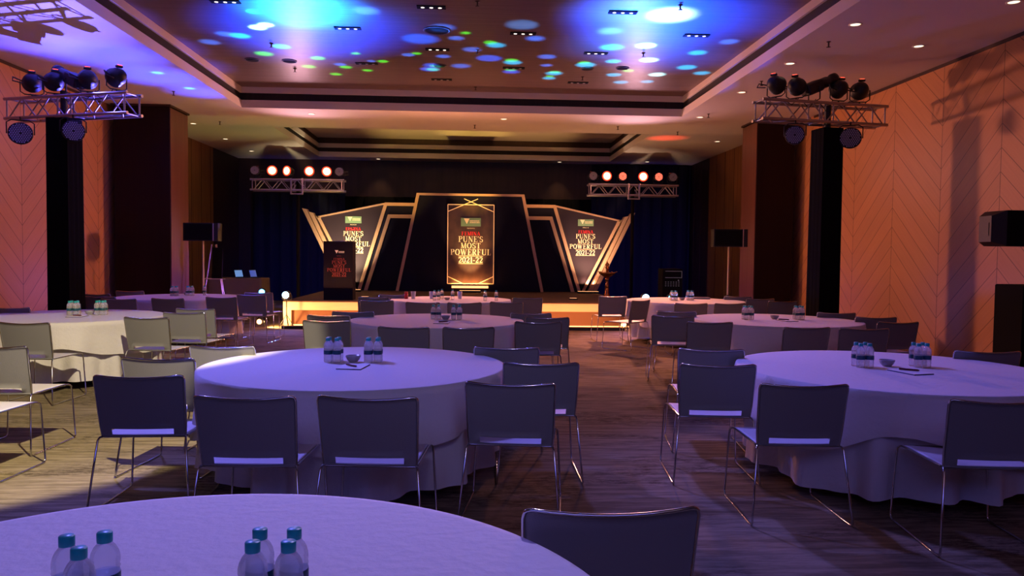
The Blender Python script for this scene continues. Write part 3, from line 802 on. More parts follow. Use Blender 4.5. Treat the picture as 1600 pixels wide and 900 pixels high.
# ---------------------------------------------------------------- trusses
def truss(label, loc, rz, L, s, nb=6, ladder=False):
    t = thing('lighting_truss', label, 'truss', loc, rz)
    for y in (0, s):
        for z in (0, s):
            MB().tube([(-L / 2, y, z), (L / 2, y, z)], .025, 10).build('chord', 'alu', t)
    for (fix, ax) in ((0, 'y'), (s, 'y'), (0, 'z'), (s, 'z')):
        b = MB(); e = .08
        for i in range(nb):
            x0 = -L / 2 + e + (L - 2 * e) * i / nb; x1 = -L / 2 + e + (L - 2 * e) * (i + 1) / nb
            a, c_ = (0, s) if i % 2 == 0 else (s, 0)
            p, q = ((x0, fix, a), (x1, fix, c_)) if ax == 'y' else ((x0, a, fix), (x1, c_, fix))
            b.tube([p, q], .011, 6)
        for x in (-L / 2 + .05, 0 - .12, .12, L / 2 - .05):
            p, q = ((x, fix, 0), (x, fix, s)) if ax == 'y' else ((x, 0, fix), (x, s, fix))
            b.tube([p, q], .013, 6)
        b.build('bracing', 'alu', t)
    if ladder:
        b = MB()
        for x in (-.13, .13): b.tube([(x, -.03, -.10), (x, -.03, s + .03)], .022, 8)
        b.tube([(-.13, -.03, -.09), (.13, -.03, -.09)], .016, 8)
        b.build('sleeve_frame', 'alu', t)
    return t
NT_R = dict(loc=(5.50, 11.72, 3.66), rz=radians(10), L=2.2, s=.29)
NT_L = dict(loc=(-5.98, 11.72, 3.52), rz=radians(-19), L=2.25, s=.29)
truss('silver box truss with dark lights on the right draped tower', nb=8, **NT_R)
truss('silver box truss with dark lights on the left draped tower', nb=8, **NT_L)
truss('far silver box truss with four glowing lights left of the stage', (-4.0, 18.0, 2.98), radians(-2), 2.15, .24, 10, True)
truss('far silver box truss with glowing red lights right of the stage', (3.84, 18.0, 2.98), radians(1), 2.15, .24, 10, True)

def tower(loc, rz, h_, w, label):
    t = thing('draped_tower', label, 'tower', loc, rz)
    b = MB(); n = 40; vs = []; fs = []
    for i in range(n):
        a = i / n * 4; k = int(a); f_ = a - k
        cs = [(-1, -1), (1, -1), (1, 1), (-1, 1)]
        x = (cs[k][0] + (cs[(k + 1) % 4][0] - cs[k][0]) * f_) * w / 2; y = (cs[k][1] + (cs[(k + 1) % 4][1] - cs[k][1]) * f_) * w / 2
        d = 1 + .008 * sin(i * 2.1)
        for j, z in enumerate((0.0, h_ * .5, h_)): vs.append((x * d * (1.06 - .03 * j), y * d * (1.06 - .03 * j), z))
    for i in range(n):
        j = (i + 1) % n
        for r_ in range(2): fs.append((i * 3 + r_, j * 3 + r_, j * 3 + r_ + 1, i * 3 + r_ + 1))
    fs.append(tuple(i * 3 + 2 for i in range(n)))
    b.add(vs, fs, False); b.build('black_cover', 'drape', t)
    MB().tube([(0, 0, h_), (0, 0, h_ + .42)], .05, 10).build('mast', 'black', t)
    return t
tower((5.62, 11.93, 0), radians(8), 3.58, .34, 'tall black draped lighting tower before the right wooden wall')
tower((-6.09, 11.93, 0), radians(-10), 3.5, .34, 'tall black draped lighting tower before the left wooden wall')
for x, n in ((-4.0, 'slim black mast carrying the far left light truss'), (3.84, 'slim black mast carrying the far right light truss')):
    t = thing('truss_mast', n, 'mast', (x, 18.1, SZ if abs(x) < SX1 or (x < 0 and x > SX0) else 0))
    zb = t.location.z
    MB().tube([(0, 0, 0), (0, 0, 3.22 - zb)], .04, 10).build('pole', 'blackmatt', t)
    MB().box(-.25, .25, -.2, .2, 0, .02).build('base_plate', 'blackmatt', t)

# ---------------------------------------------------------------- par lights
def par(label, loc, yaw, tilt, r, state, up=True, group=None, yoke=.0):
    """front faces local -Y before yaw/tilt; loc = centre of the head"""
    t = thing('par_light', label, 'stage light', loc, yaw, group)
    R_ = Matrix.Rotation(tilt, 4, 'X')
    Mx = R_ @ Matrix.Translation((0, -.07, 0)) @ Matrix.Rotation(-pi / 2, 4, 'X')
    MB().lathe([(r * .93, .0), (r, .004), (r, .03), (r * .9, .045), (r * .88, .12), (r * .62, .19), (r * .25, .215), (0, .22)], 24, Mx).build('housing', 'black', t)
    face = MB(); face.lathe([(0, .002), (r * .92, .002), (r * .92, .01)], 24, Mx)
    if state == 'lit':
        MB().lathe([(0, -.02), (r * .5, -.014), (r * .9, -.002), (r * .9, .004)], 24, Mx).build('lens', 'orangelamp', t)
        b = MB(); b.lathe([(r * .9, -.004), (r * 1.1, -.006), (r * 1.1, .01), (r * .9, .01)], 24, Mx); b.build('rim', 'halo_ring', t)  # red glow put on the rim stands in for the lamp's halo
    else:
        face.build('face', 'ledface', t)
        b = MB(); step = r * (.185 if state == 'off' else .22)
        j = -12
        while j <= 12:
            i = -12
            while i <= 12:
                x = (i + (.5 if j % 2 else 0)) * step; y = j * step * .866
                rr = math.hypot(x, y)
                if rr < r * .86 and rr > r * .1:
                    n = 6; q = step * .40
                    b.add([(x + q * cos(k * pi / 3), y + q * sin(k * pi / 3), -.004) for k in range(n)], [tuple(range(n))[::-1]], False, Mx)
                i += 1
            j += 1
        b.build('led_array', 'led' if state == 'off' else 'orangedot', t)
    s = -1 if up else 1
    hh = r + .045
    b = MB(); b.tube([(-r - .012, 0, 0), (-r - .012, 0, s * hh * .8), (-r * .7, 0, s * hh), (r * .7, 0, s * hh), (r + .012, 0, s * hh * .8), (r + .012, 0, 0)], .009, 6)
    b.tube([(0, 0, s * hh), (0, 0, s * (hh + .05 + yoke))], .014, 6)
    b.build('yoke', 'black', t)
    if state == 'off' and up:
        cb = MB().bbox(-.05, .05, .07, .11, r * .80, r * 1.02, .004, R_).build('control_box', 'black', t)
        MB().box(-.035, .035, .09, .113, r * 1.0, r * 1.045, R_).build('display', 'reddisp', cb)
        b = MB(); b.tube([(r * .9, .02, .0), (r * 1.7, .10, .02), (r * 1.7, .14, -.05), (r * .8, .10, -.06)], .010, 6, R_); b.build('handle', 'black', t)
    return t

def on_truss(T, u, v=0.0):
    c_, s_ = cos(T['rz']), sin(T['rz'])
    return (T['loc'][0] + u * c_ - v * s_, T['loc'][1] + u * s_ + v * c_)
words = ['first', 'second', 'third', 'fourth', 'fifth', 'sixth']
for T, us, side, yaws, prof in ((NT_R, (-.82, -.47, .28, .66), 'right', (2.2, 2.4, 3.3, 3.0), (-.14, -1.15)), (NT_L, (-.70, -.28, .33, .85), 'left', (3.6, 3.8, 3.6, 4.1), (.05, .95))):
    for i, u in enumerate(us):
        x, y = on_truss(T, u, .1)
        par('unlit black par light with red display, %s from left on near %s truss' % (words[i], side), (x, y, T['loc'][2] + .29 + .25), yaws[i], .15, .14, 'off', True, 'par lights on the near %s truss' % side)
    for i, (u, r) in enumerate(((-.55, .145), (.42, .165)) if side == 'right' else ((-.80, .165), (.18, .155))):
        x, y = on_truss(T, u, -.02)
        par('round par light with grey dotted face hanging %s under near %s truss' % (('left', 'right')[i], side), (x, y, T['loc'][2] - .25), (-.44 if side == 'right' else .50), -.1, r, 'off', False, 'par lights hanging below the near %s truss' % side)
    # profile spot
    x, y = on_truss(T, prof[0], .12)
    t = thing('profile_spot', 'long black profile spotlight in the middle of the near %s truss' % side, 'stage light', (x, y, T['loc'][2] + .29), prof[1])
    Rm = Matrix.Translation((0, 0, .26)) @ Matrix.Rotation(radians(22), 4, 'X')
    MB().bbox(-.09, .09, -.22, .12, -.09, .09, .02, Rm).build('lamp_house', 'black', t)
    MB().lathe([(.085, 0), (.085, .18), (.075, .19), (.075, .30), (.09, .31), (.09, .38), (.07, .38)], 18, Rm @ Matrix.Translation((0, .10, 0)) @ Matrix.Rotation(-pi / 2, 4, 'X')).build('lens_barrel', 'black', t)
    MB().tube([(-.11, 0, .26), (-.11, 0, .06), (0, 0, .03), (.11, 0, .06), (.11, 0, .26)], .010, 6).build('yoke', 'black', t)
    MB().tube([(0, 0, .03), (0, 0, -.01)], .015, 6).build('clamp', 'black', t)
    # cables
    b = MB()
    for k in range(5):
        u0 = -.7 + k * .3; p = on_truss(T, u0, .05); q = on_truss(T, u0 + .28, .1)
        b.tube([(p[0], p[1], T['loc'][2] + .31), ((p[0] + q[0]) / 2, (p[1] + q[1]) / 2, T['loc'][2] + .24 - .03 * (k % 3)), (q[0], q[1], T['loc'][2] + .36)], .006, 5)
    tag(b.build('power_cable', 'rubber'), 'black cables draped along the near %s truss' % side, 'cable')
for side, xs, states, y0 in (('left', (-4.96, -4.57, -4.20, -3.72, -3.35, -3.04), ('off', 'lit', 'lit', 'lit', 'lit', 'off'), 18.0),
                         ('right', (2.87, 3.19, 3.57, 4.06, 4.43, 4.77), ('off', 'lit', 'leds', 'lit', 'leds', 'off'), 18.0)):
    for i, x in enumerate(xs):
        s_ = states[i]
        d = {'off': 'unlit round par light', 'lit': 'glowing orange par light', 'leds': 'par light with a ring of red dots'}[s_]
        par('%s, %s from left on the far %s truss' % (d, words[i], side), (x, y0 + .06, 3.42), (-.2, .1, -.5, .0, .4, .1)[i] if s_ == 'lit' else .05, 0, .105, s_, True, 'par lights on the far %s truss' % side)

# ---------------------------------------------------------------- speakers
def tripod_speaker(x, y, ztop, zbot, w, side, rz):
    t = thing('speaker_stand', 'pale tripod speaker stand on the %s side of the hall' % side, 'speaker stand', (x, y, 0))
    MB().tube([(0, 0, .12), (0, 0, zbot)], .019, 10).build('pole', 'steelwhite', t)
    MB().lathe([(.03, .62), (.035, .64), (.035, .72), (.03, .74)], 12).build('collar', 'black', t)
    for k in range(3):
        a = rz + k * 2 * pi / 3
        MB().tube([(.03 * cos(a), .03 * sin(a), .68), (.42 * cos(a), .42 * sin(a), .02)], .012, 8).build('leg', 'steelwhite', t)
    s = thing('loudspeaker', 'black loudspeaker on the pale tripod stand on the %s side' % side, 'speaker', (x, y, zbot), rz)
    b = MB(); H = ztop - zbot
    b.prism([(-w / 2, 0), (w / 2, 0), (w / 2, H), (-w / 2, H)], -.17, .13)
    b.prism([(-w / 2 + .06, .02), (w / 2 - .06, .02), (w / 2 - .06, H - .02), (-w / 2 + .06, H - .02)], .13, .2)
    b.build('cabinet', 'black', s)
    MB().box(-w / 2 + .02, w / 2 - .12, -.18, -.17, .02, H - .02).build('grille', 'blackmatt', s)
    MB().box(w / 2 - .1, w / 2 - .085, -.175, -.17, .0, H).build('edge_trim', 'steelwhite', s)
    MB().lathe([(.03, -.0), (.03, .01)], 10).build('pole_socket', 'black', s)
tripod_speaker(-5.45, 16.0, 2.12, 1.76, .68, 'left', 0.05)
tripod_speaker(5.47, 16.0, 2.13, 1.76, .70, 'right', -0.1)
# near right speaker over sub
t = thing('subwoofer', 'big black subwoofer on the floor by the right wall', 'speaker', (6.80, 8.82, 0), 0)
MB().bbox(-.37, .37, -.25, .25, .03, 1.25, .012).build('cabinet', 'blackmatt', t)
MB().box(-.34, .34, -.26, -.25, .07, 1.2).build('grille', 'black', t)
for sx in (-.3, .3):
    for sy in (-.2, .2): MB().lathe([(.03, 0), (.03, .03)], 10, Matrix.Translation((sx, sy, 0))).build('foot', 'rubber', t)
t = thing('speaker_pole', 'short metal pole joining subwoofer and top speaker', 'pole', (6.68, 8.85, 1.25))
MB().tube([(0, 0, 0), (0, 0, .46)], .018, 10).build('tube', 'alu', t)
MB().lathe([(.03, .36), (.036, .37), (.036, .43), (.03, .44)], 12).build('collar', 'black', t)
t = thing('loudspeaker', 'black loudspeaker on the short pole above the subwoofer', 'speaker', (6.67, 8.9, 1.71), radians(0))
b = MB()
b.prism([(-.36, .0), (.42, .0), (.42, .42), (-.36, .42)], -.18, .22)
b.build('cabinet', 'blackmatt', t)
b = MB(); b.add([(-.36, -.18, 0), (-.36, .22, 0), (-.47, .16, .05), (-.47, -.06, .05), (-.36, -.18, .42), (-.36, .22, .42), (-.47, .16, .36), (-.47, -.06, .36)],
    [(0, 1, 2, 3), (4, 7, 6, 5), (0, 3, 7, 4), (3, 2, 6, 7), (1, 5, 6, 2), (0, 4, 5, 1)]); b.build('tapered_rear', 'black', t)
MB().box(-.476, -.468, -.02, .10, .12, .28).build('connector_plate', 'black', t)

# ---------------------------------------------------------------- back left corner: draped table, laptops, easel
t = thing('draped_table', 'small cloth-covered table in the far left corner', 'table', (-5.72, 19.4, 0))
b = MB(); vs, fs = [], []
n = 80
for i in range(n):
    a = i / n * 4; k = int(a); f_ = a - k
    cs = [(-.62, -.38), (.62, -.38), (.62, .38), (-.62, .38)]
    x = cs[k][0] + (cs[(k + 1) % 4][0] - cs[k][0]) * f_; y = cs[k][1] + (cs[(k + 1) % 4][1] - cs[k][1]) * f_
    d = .02 * sin(i * 1.3)
    vs += [(x, y, .90), (x * 1.02, y * 1.02, .88), (x * (1.05 + d), y * (1.08 + d), .02)]
for i in range(n):
    j = (i + 1) % n
    fs += [(i * 3 + 2, j * 3 + 2, j * 3 + 1, i * 3 + 1), (i * 3 + 1, j * 3 + 1, j * 3, i * 3)]
fs.append(tuple(i * 3 for i in range(n)))
b.add(vs, fs, True); b.build('cover', mat('beige_cover', '#8a7868', .9), t)
def laptop(x, y, z, rz, label, scr):
    t = thing('laptop', label, 'laptop', (x, y, z), rz); t.scale = (.85, .85, .85)
    MB().bbox(-.17, .17, -.12, .12, 0, .018, .004).build('keyboard_base', 'black', t)
    Mx = Matrix.Translation((0, .12, .018)) @ Matrix.Rotation(radians(-15), 4, 'X')
    MB().bbox(-.17, .17, 0, .01, 0, .22, .003, Mx).build('lid', 'black', t)
    MB().box(-.155, .155, -.002, 0, .012, .205, Mx).build('screen', scr, t)
laptop(-5.63, 19.35, .905, 1.15, 'open laptop with a pale blue screen on corner table', 'screen')
laptop(-5.30, 19.45, .905, 1.25, 'open laptop with a deep blue screen on corner table', 'screen2')
t = thing('easel', 'wooden easel behind the far left table', 'easel', (-5.62, 17.2, 0))
for (x0, x1) in ((-.05, -.28), (.0, .14), (.05, .32)):
    MB().tube([(x0, 0 if x0 else .1, 1.7), (x1, -.1 if x0 else .35, 0)], .014, 6).build('leg', 'steelwhite', t)
MB().tube([(-.2, -.08, .95), (.26, -.08, .95)], .012, 6).build('ledge', 'steelwhite', t)
t = thing('display_board', 'dark narrow board leaning on the wooden easel', 'board', (-5.52, 17.08, .96))
MB().box(-.12, .10, 0, .02, 0, .68, Matrix.Rotation(radians(-6), 4, 'X')).build('panel', 'blackmatt', t)
# equipment rack on the far right
t = thing('equipment_rack', 'black equipment rack with faint panel lights at far right', 'rack', (5.35, 20.0, 0))
MB().bbox(-.27, .27, 0, .5, 0, 1.22, .012).build('case', 'rack', t)
b = MB()
for (x0, x1, z0, z1) in ((-.20, .24, 1.15, 1.16), (-.20, .24, .98, .99), (.235, .245, .98, 1.16)): b.box(x0, x1, -.006, 0, z0, z1)
b.build('front_edge', 'rackled', t)
b = MB()
for i in range(6):
    for j in range(3): b.box(-.2 + i * .07, -.17 + i * .07, -.005, 0, .76 + j * .05, .775 + j * .05)
b.box(.14, .17, -.006, 0, .90, .93); b.build('indicator_row', 'rackled', t)

# ---------------------------------------------------------------- ceiling fittings
def downlight(x, y, label):
    t = thing('downlight', label, 'ceiling light', (x, y, CZ), 0, 'recessed ceiling downlights')
    MB().lathe([(.085, 0), (.085, -.008), (.066, -.008), (.06, 0)], 24).build('trim_ring', 'white', t)
    MB().lathe([(0, -.003), (.062, -.003), (.062, 0)], 24).build('lens', 'downlight', t)
rows = [([(4.92, y) for y in (9.74, 11.76, 13.87, 16.42)], 'inner row of the right ceiling'),
        ([(6.3, 8.74), (6.3, 10.64), (6.6, 13.52), (6.4, 19.79)], 'outer row of the right ceiling'),
        ([(-6.63, 15.08), (-6.53, 18.56), (-6.54, 20.97), (-6.53, 23.37)], 'left ceiling row'),
        ([(-3.46, 16.98), (.72, 17.13)], 'ceiling strip between the two trays'),
        ([(-2.95, 24.75), (2.85, 24.75), (5.6, 24.3)], 'ceiling strip above the stage wall')]
for pts, d in rows:
    for i, (x, y) in enumerate(pts):
        downlight(x, y, 'small round recessed downlight, %s in the %s' % ((ORD[i] if 'strip' not in d else ['leftmost', 'rightmost' if len(pts) == 2 else 'middle', 'rightmost'][i]), d))
for x in (-2.95, 2.85):
    spot('wall_downlight_beam', (x, 24.72, CZ - .03), (x, 24.95, 2.5), (1.0, .62, .3), 40, 70, .8, .03)
TZ = CZ + .43
vp = [(-1.9, 12.0), (-.58, 13.09), (-.57, 10.88), (-1.9, 14.17), (-.59, 15.31), (.79, 12.03), (.77, 14.24), (2.1, 13.08), (2.11, 15.31), (2.12, 10.87), (3.48, 11.89), (-3.39, 10.89)]
for cx in sorted(set(round(p[0] / 1.35) for p in vp)):
    col_ = sorted([p for p in vp if round(p[0] / 1.35) == cx], key=lambda p: p[1])
    nm = {-3: 'leftmost', -1: 'left of centre', 0: 'central', 1: 'right of centre', 2: 'right', 3: 'far right'}.get(cx, 'edge')
    for i, (x, y) in enumerate(col_):
        t = thing('recessed_slot_light', 'dark slot with three tiny lamps, %s in the %s ceiling column' % (ORD[i], nm), 'ceiling light', (x, y, TZ), 0, 'slot lights in the veneer ceiling')
        MB().box(-.20, .20, -.065, .065, -.012, 0).build('slot', 'blackmatt', t)
        for k in (-.12, 0, .12):
            MB().lathe([(0, -.016), (.026, -.015), (.026, -.012)], 12, Matrix.Translation((k, 0, 0))).build('lamp', 'ventlamp' if y < 13.2 else 'led', t)
for i, (x, y, r, n) in enumerate(((-3.92, 14.09, .13, 'leftmost'), (-3.27, 14.12, .13, 'second from left'), (-.54, 11.98, .21, 'large central'), (-.58, 14.18, .12, 'small central far'), (2.12, 14.16, .12, 'second from right'), (2.75, 14.05, .12, 'rightmost'))):
    t = thing('ceiling_speaker', 'round %s speaker grille flush in the veneer ceiling' % n, 'ceiling speaker', (x, y, TZ), 0, 'round grilles in the veneer ceiling')
    MB().lathe([(r, 0), (r, -.012), (r * .9, -.016), (r * .88, -.008)], 28).build('rim', 'dome', t)
    MB().lathe([(0, -.014), (r * .85, -.010), (r * .88, -.002)], 28).build('grille', 'blackmatt', t)
for i, (x, y) in enumerate(((-3.3, 12.99), (-3.3, 14.69), (.07, 10.59), (.09, 13.07), (.08, 15.93), (2.84, 10.5), (2.9, 13.0), (2.13, 14.82))):
    n = ['near left', 'far left', 'nearest central', 'middle central', 'farthest central', 'nearest right', 'middle right', 'farthest right'][i]
    t = thing('sprinkler', '%s sprinkler head on the veneer ceiling' % n, 'sprinkler', (x, y, TZ), 0, 'sprinklers on the veneer ceiling')
    MB().lathe([(.035, 0), (.035, -.006), (.012, -.01), (.01, -.06)], 10).build('body', 'sprk', t)
    MB().lathe([(.0, -.062), (.03, -.064), (.03, -.068), (0, -.068)], 10).build('deflector', 'sprk', t)
for i, (x, y) in enumerate(((4.95, 10.54), (4.94, 12.98), (4.98, 16.03), (4.97, 18.39), (-5.8, 18.2), (-5.6, 14.9), (3.4, 17.8), (.08, 18.0))):
    n = ['nearest on the right', 'second nearest on the right', 'third nearest on the right', 'farthest on the right', 'farther one on the left', 'nearer one on the left', 'right one between the two trays', 'middle one between the two trays'][i]
    t = thing('sprinkler', 'small dark sprinkler on the plaster ceiling, %s' % n, 'sprinkler', (x, y, CZ), 0, 'sprinklers on the plaster ceiling')
    MB().lathe([(.03, 0), (.03, -.006), (.012, -.01), (.01, -.07)], 10).build('body', 'sprk', t)
    MB().lathe([(.0, -.072), (.03, -.074), (.03, -.078), (0, -.078)], 10).build('deflector', 'sprk', t)

# ---------------------------------------------------------------- round tables
TABLES = {
 'T0': ((-.68, 1.46), 1.06, 'nearest table at the bottom of the view'),
 'T1': ((-.80, 5.44), 1.06, 'big lavender table in the centre'),
 'T2': ((-.39, 9.16), 1.04, 'middle table of the centre row'),
 'T3': ((-.33, 13.4), 1.05, 'table right before the stage'),
 'T4': ((-4.81, 9.49), 1.05, 'cream-lit table on the left'),
 'T5': ((-5.0, 13.58), 1.06, 'farthest left table'),
 'T6': ((3.02, 5.30), 1.08, 'big lavender table on the right'),
 'T7': ((3.86, 9.49), 1.05, 'middle table on the right'),
 'T8': ((3.87, 13.59), 1.05, 'farthest right table'),
}
TOP = .755
def cloth_mesh(R0, seed, kind):
    rnd = random.Random(seed)
    n = 180
    ph = [rnd.uniform(0, 6.28) for _ in range(6)]
    rot = rnd.uniform(0, pi / 2)
    vs, fs = [], []
    def drop(a):
        if kind == 'under': return TOP - .012 - (.10 + .02 * sin(3 * a + ph[0]) + .012 * sin(7 * a + ph[1]))
        c4 = abs(cos(2 * (a - rot)))
        return .27 + .14 * c4 ** 1.5 + .015 * sin(5 * a + ph[0]) + .01 * sin(11 * a + ph[1])
    def fold(a):
        if kind == 'under': return .055 * sin(15 * a + ph[2] + 1.4 * sin(3 * a + ph[3])) + .022 * sin(29 * a + ph[4]) + .02 * sin(6 * a)
        return .030 * sin(13 * a + ph[2] + 1.6 * sin(2 * a + ph[3])) + .010 * sin(25 * a + ph[4]) + .016 * (sin(6 * a + ph[5])) + .012
    rings = []
    if kind == 'over':
        for fr in (.25, .6, .9, .975): rings.append(('t', fr))
    for k in range(9): rings.append(('d', k / 8))
    for kind_, q in rings:
        for i in range(n):
            a = 2 * pi * i / n
            if kind_ == 't': r = R0 * q; z = TOP
            else:
                base = R0 if kind == 'over' else R0 - .07
                ztop = TOP if kind == 'over' else TOP - .012
                e = min(1, q * 8)
                r = base - (.02 if kind == 'over' else .03) * min(1, q * 3) - .012 * (1 - e) + fold(a) * q ** .8 + (.012 * q if kind == 'over' else .01 * q)
                z = ztop - (.004 if kind == 'over' else 0) * e - drop(a) * q
                if q == 0: r = base - .006; z = ztop - .001
            vs.append((r * cos(a), r * sin(a), z))
    m = len(rings)
    for j in range(m - 1):
        for i in range(n):
            i2 = (i + 1) % n
            fs.append((j * n + i, (j + 1) * n + i, (j + 1) * n + i2, j * n + i2))
    if kind == 'over': fs.append(tuple(range(n)))
    return MB().add(vs, fs, True)
for i, (k, ((x, y), R0, nm)) in enumerate(TABLES.items()):
    t = thing('banquet_table', 'round banquet table under the cloth of the %s' % nm, 'table', (x, y, 0), 0, 'round banquet tables')
    MB().lathe([(R0 - .205, .715), (R0 - .2, .72), (R0 - .2, .738), (R0 - .205, .74)], 64).build('tabletop', 'tablewood', t)
    for q in range(4):
        a = pi / 4 + q * pi / 2
        MB().tube([(.55 * cos(a), .55 * sin(a), .716), (.62 * cos(a), .62 * sin(a), 0)], .016, 8).build('leg', 'blackmatt', t)
    t = thing('tablecloth', 'white floor-length cloth draped over the %s' % nm, 'tablecloth', (x, y, 0), 0, 'white round tablecloths')
    cloth_mesh(R0, 10 + i, 'over').build('top_cloth', 'cloth', t)
    cloth_mesh(R0, 40 + i, 'under').build('under_skirt', 'cloth', t)

# ---------------------------------------------------------------- chairs
def chair_proto(label, group):
    t = thing('banquet_chair', label, 'chair', (0, 0, 0), 0, group)
    def bp(s, u, off=0):
        k = 1 - s * s
        w = .238 + .012 * u
        return Vector((s * w, .07 * (1 - u) - .022 * k + off, .455 + .365 * u - .016 * k * max(0, u - .3) / .7))
    S = [-1, -.97, -.9, -.74, -.6, -.4, -.2, 0, .2, .4, .6, .74, .9, .97, 1]
    U = [0, .03, .125, .25, .4, .55, .7, .85, .94, 1]
    vs, fs = [], []
    for off in (-.004, .004):
        for u in U:
            for s in S:
                ss = s
                if abs(s) == 1 and u == 1: p = bp(s * .985, .975, off)
                elif abs(s) == .97 and u == 1: p = bp(s * .99, .993, off)
                else: p = bp(s, u, off)
                vs.append(p)
    ns, nu = len(S), len(U); o = ns * nu
    def hole(i, j): return 3 <= i < 11 and j == 1
    for j in range(nu - 1):
        for i in range(ns - 1):
            if hole(i, j): continue
            a = j * ns + i
            fs.append((a, a + 1, a + ns + 1, a + ns)); fs.append((a + o, a + ns + o, a + ns + 1 + o, a + 1 + o))
    def edge(a, b_): fs.append((a, a + o, b_ + o, b_))
    for i in range(ns - 1): edge(i + 1, i); edge((nu - 1) * ns + i, (nu - 1) * ns + i + 1)
    for j in range(nu - 1): edge(j * ns, (j + 1) * ns); edge((j + 1) * ns + ns - 1, j * ns + ns - 1)
    for i in range(3, 11): edge(ns + i, ns + i + 1); edge(2 * ns + i + 1, 2 * ns + i)
    for (i, q) in ((3, 1), (11, 0)): edge(ns + i, 2 * ns + i) if q else edge(2 * ns + i, ns + i)
    MB().add(vs, fs, True).build('backrest', 'back', t)
    # seat
    X = [-1, -.96, -.7, -.35, 0, .35, .7, .96, 1]
    Y = [0, .04, .2, .4, .6, .8, .93, 1]
    vs, fs = [], []
    for off in (0, -.012):
        for v in Y:
            for s in X:
                z = .462 - .012 * (1 - s * s) * (1 - abs(2 * v - 1) ** 2) - .02 * max(0, v - .85) / .15 * .6 + off
                vs.append((s * .232, .075 + .475 * v, z))
    nx, ny = len(X), len(Y); o = nx * ny
    for j in range(ny - 1):
        for i in range(nx - 1):
            a = j * nx + i
            fs.append((a, a + 1, a + nx + 1, a + nx)); fs.append((a + o, a + nx + o, a + nx + 1 + o, a + 1 + o))
    for i in range(nx - 1): fs.append((i, i + o, i + 1 + o, i + 1)); a = (ny - 1) * nx + i; fs.append((a, a + 1, a + 1 + o, a + o))
    for j in range(ny - 1): a = j * nx; fs.append((a, a + nx, a + nx + o, a + o)); a = j * nx + nx - 1; fs.append((a, a + o, a + nx + o, a + nx))
    MB().add(vs, fs, True).build('seat', 'seat', t)
    # chrome hoop round the backrest
    pts = [bp(-1, 0, 0)] + [bp(-1.02, u) for u in (.2, .5, .8, .93)] + [bp(-1.0, .985), bp(-.975, 1.0), bp(-.93, 1.012)] + [bp(s, 1.013) for s in (-.7, -.45, -.2, 0, .2, .45, .7)] + [bp(.93, 1.012), bp(.975, 1.0), bp(1.0, .985)] + [bp(1.02, u) for u in (.93, .8, .5, .2)] + [bp(1, 0, 0)]
    MB().tube(pts, .0062, 8).build('back_hoop', 'chrome', t)
    b = MB()
    b.tube([(-.242, .07, .45), (.242, .07, .45)], .0062, 8)
    b.tube([(-.225, .535, .438), (.225, .535, .438)], .0062, 8)
    b.build('seat_rail', 'chrome', t)
    for s in (-1, 1):
        MB().tube([(s * .23, .09, .452), (s * .245, .05, .450), (s * .25, .035, .435), (s * .285, -.025, .06), (s * .288, -.028, .025), (s * .288, -.015, .010), (s * .288, .02, .0075),
                   (s * .282, .53, .0075), (s * .280, .56, .012), (s * .279, .572, .03), (s * .26, .560, .40), (s * .257, .555, .435), (s * .25, .535, .448), (s * .243, .50, .452), (s * .24, .09, .453)], .0064, 8).build('sled_leg', 'chrome', t)
    return t

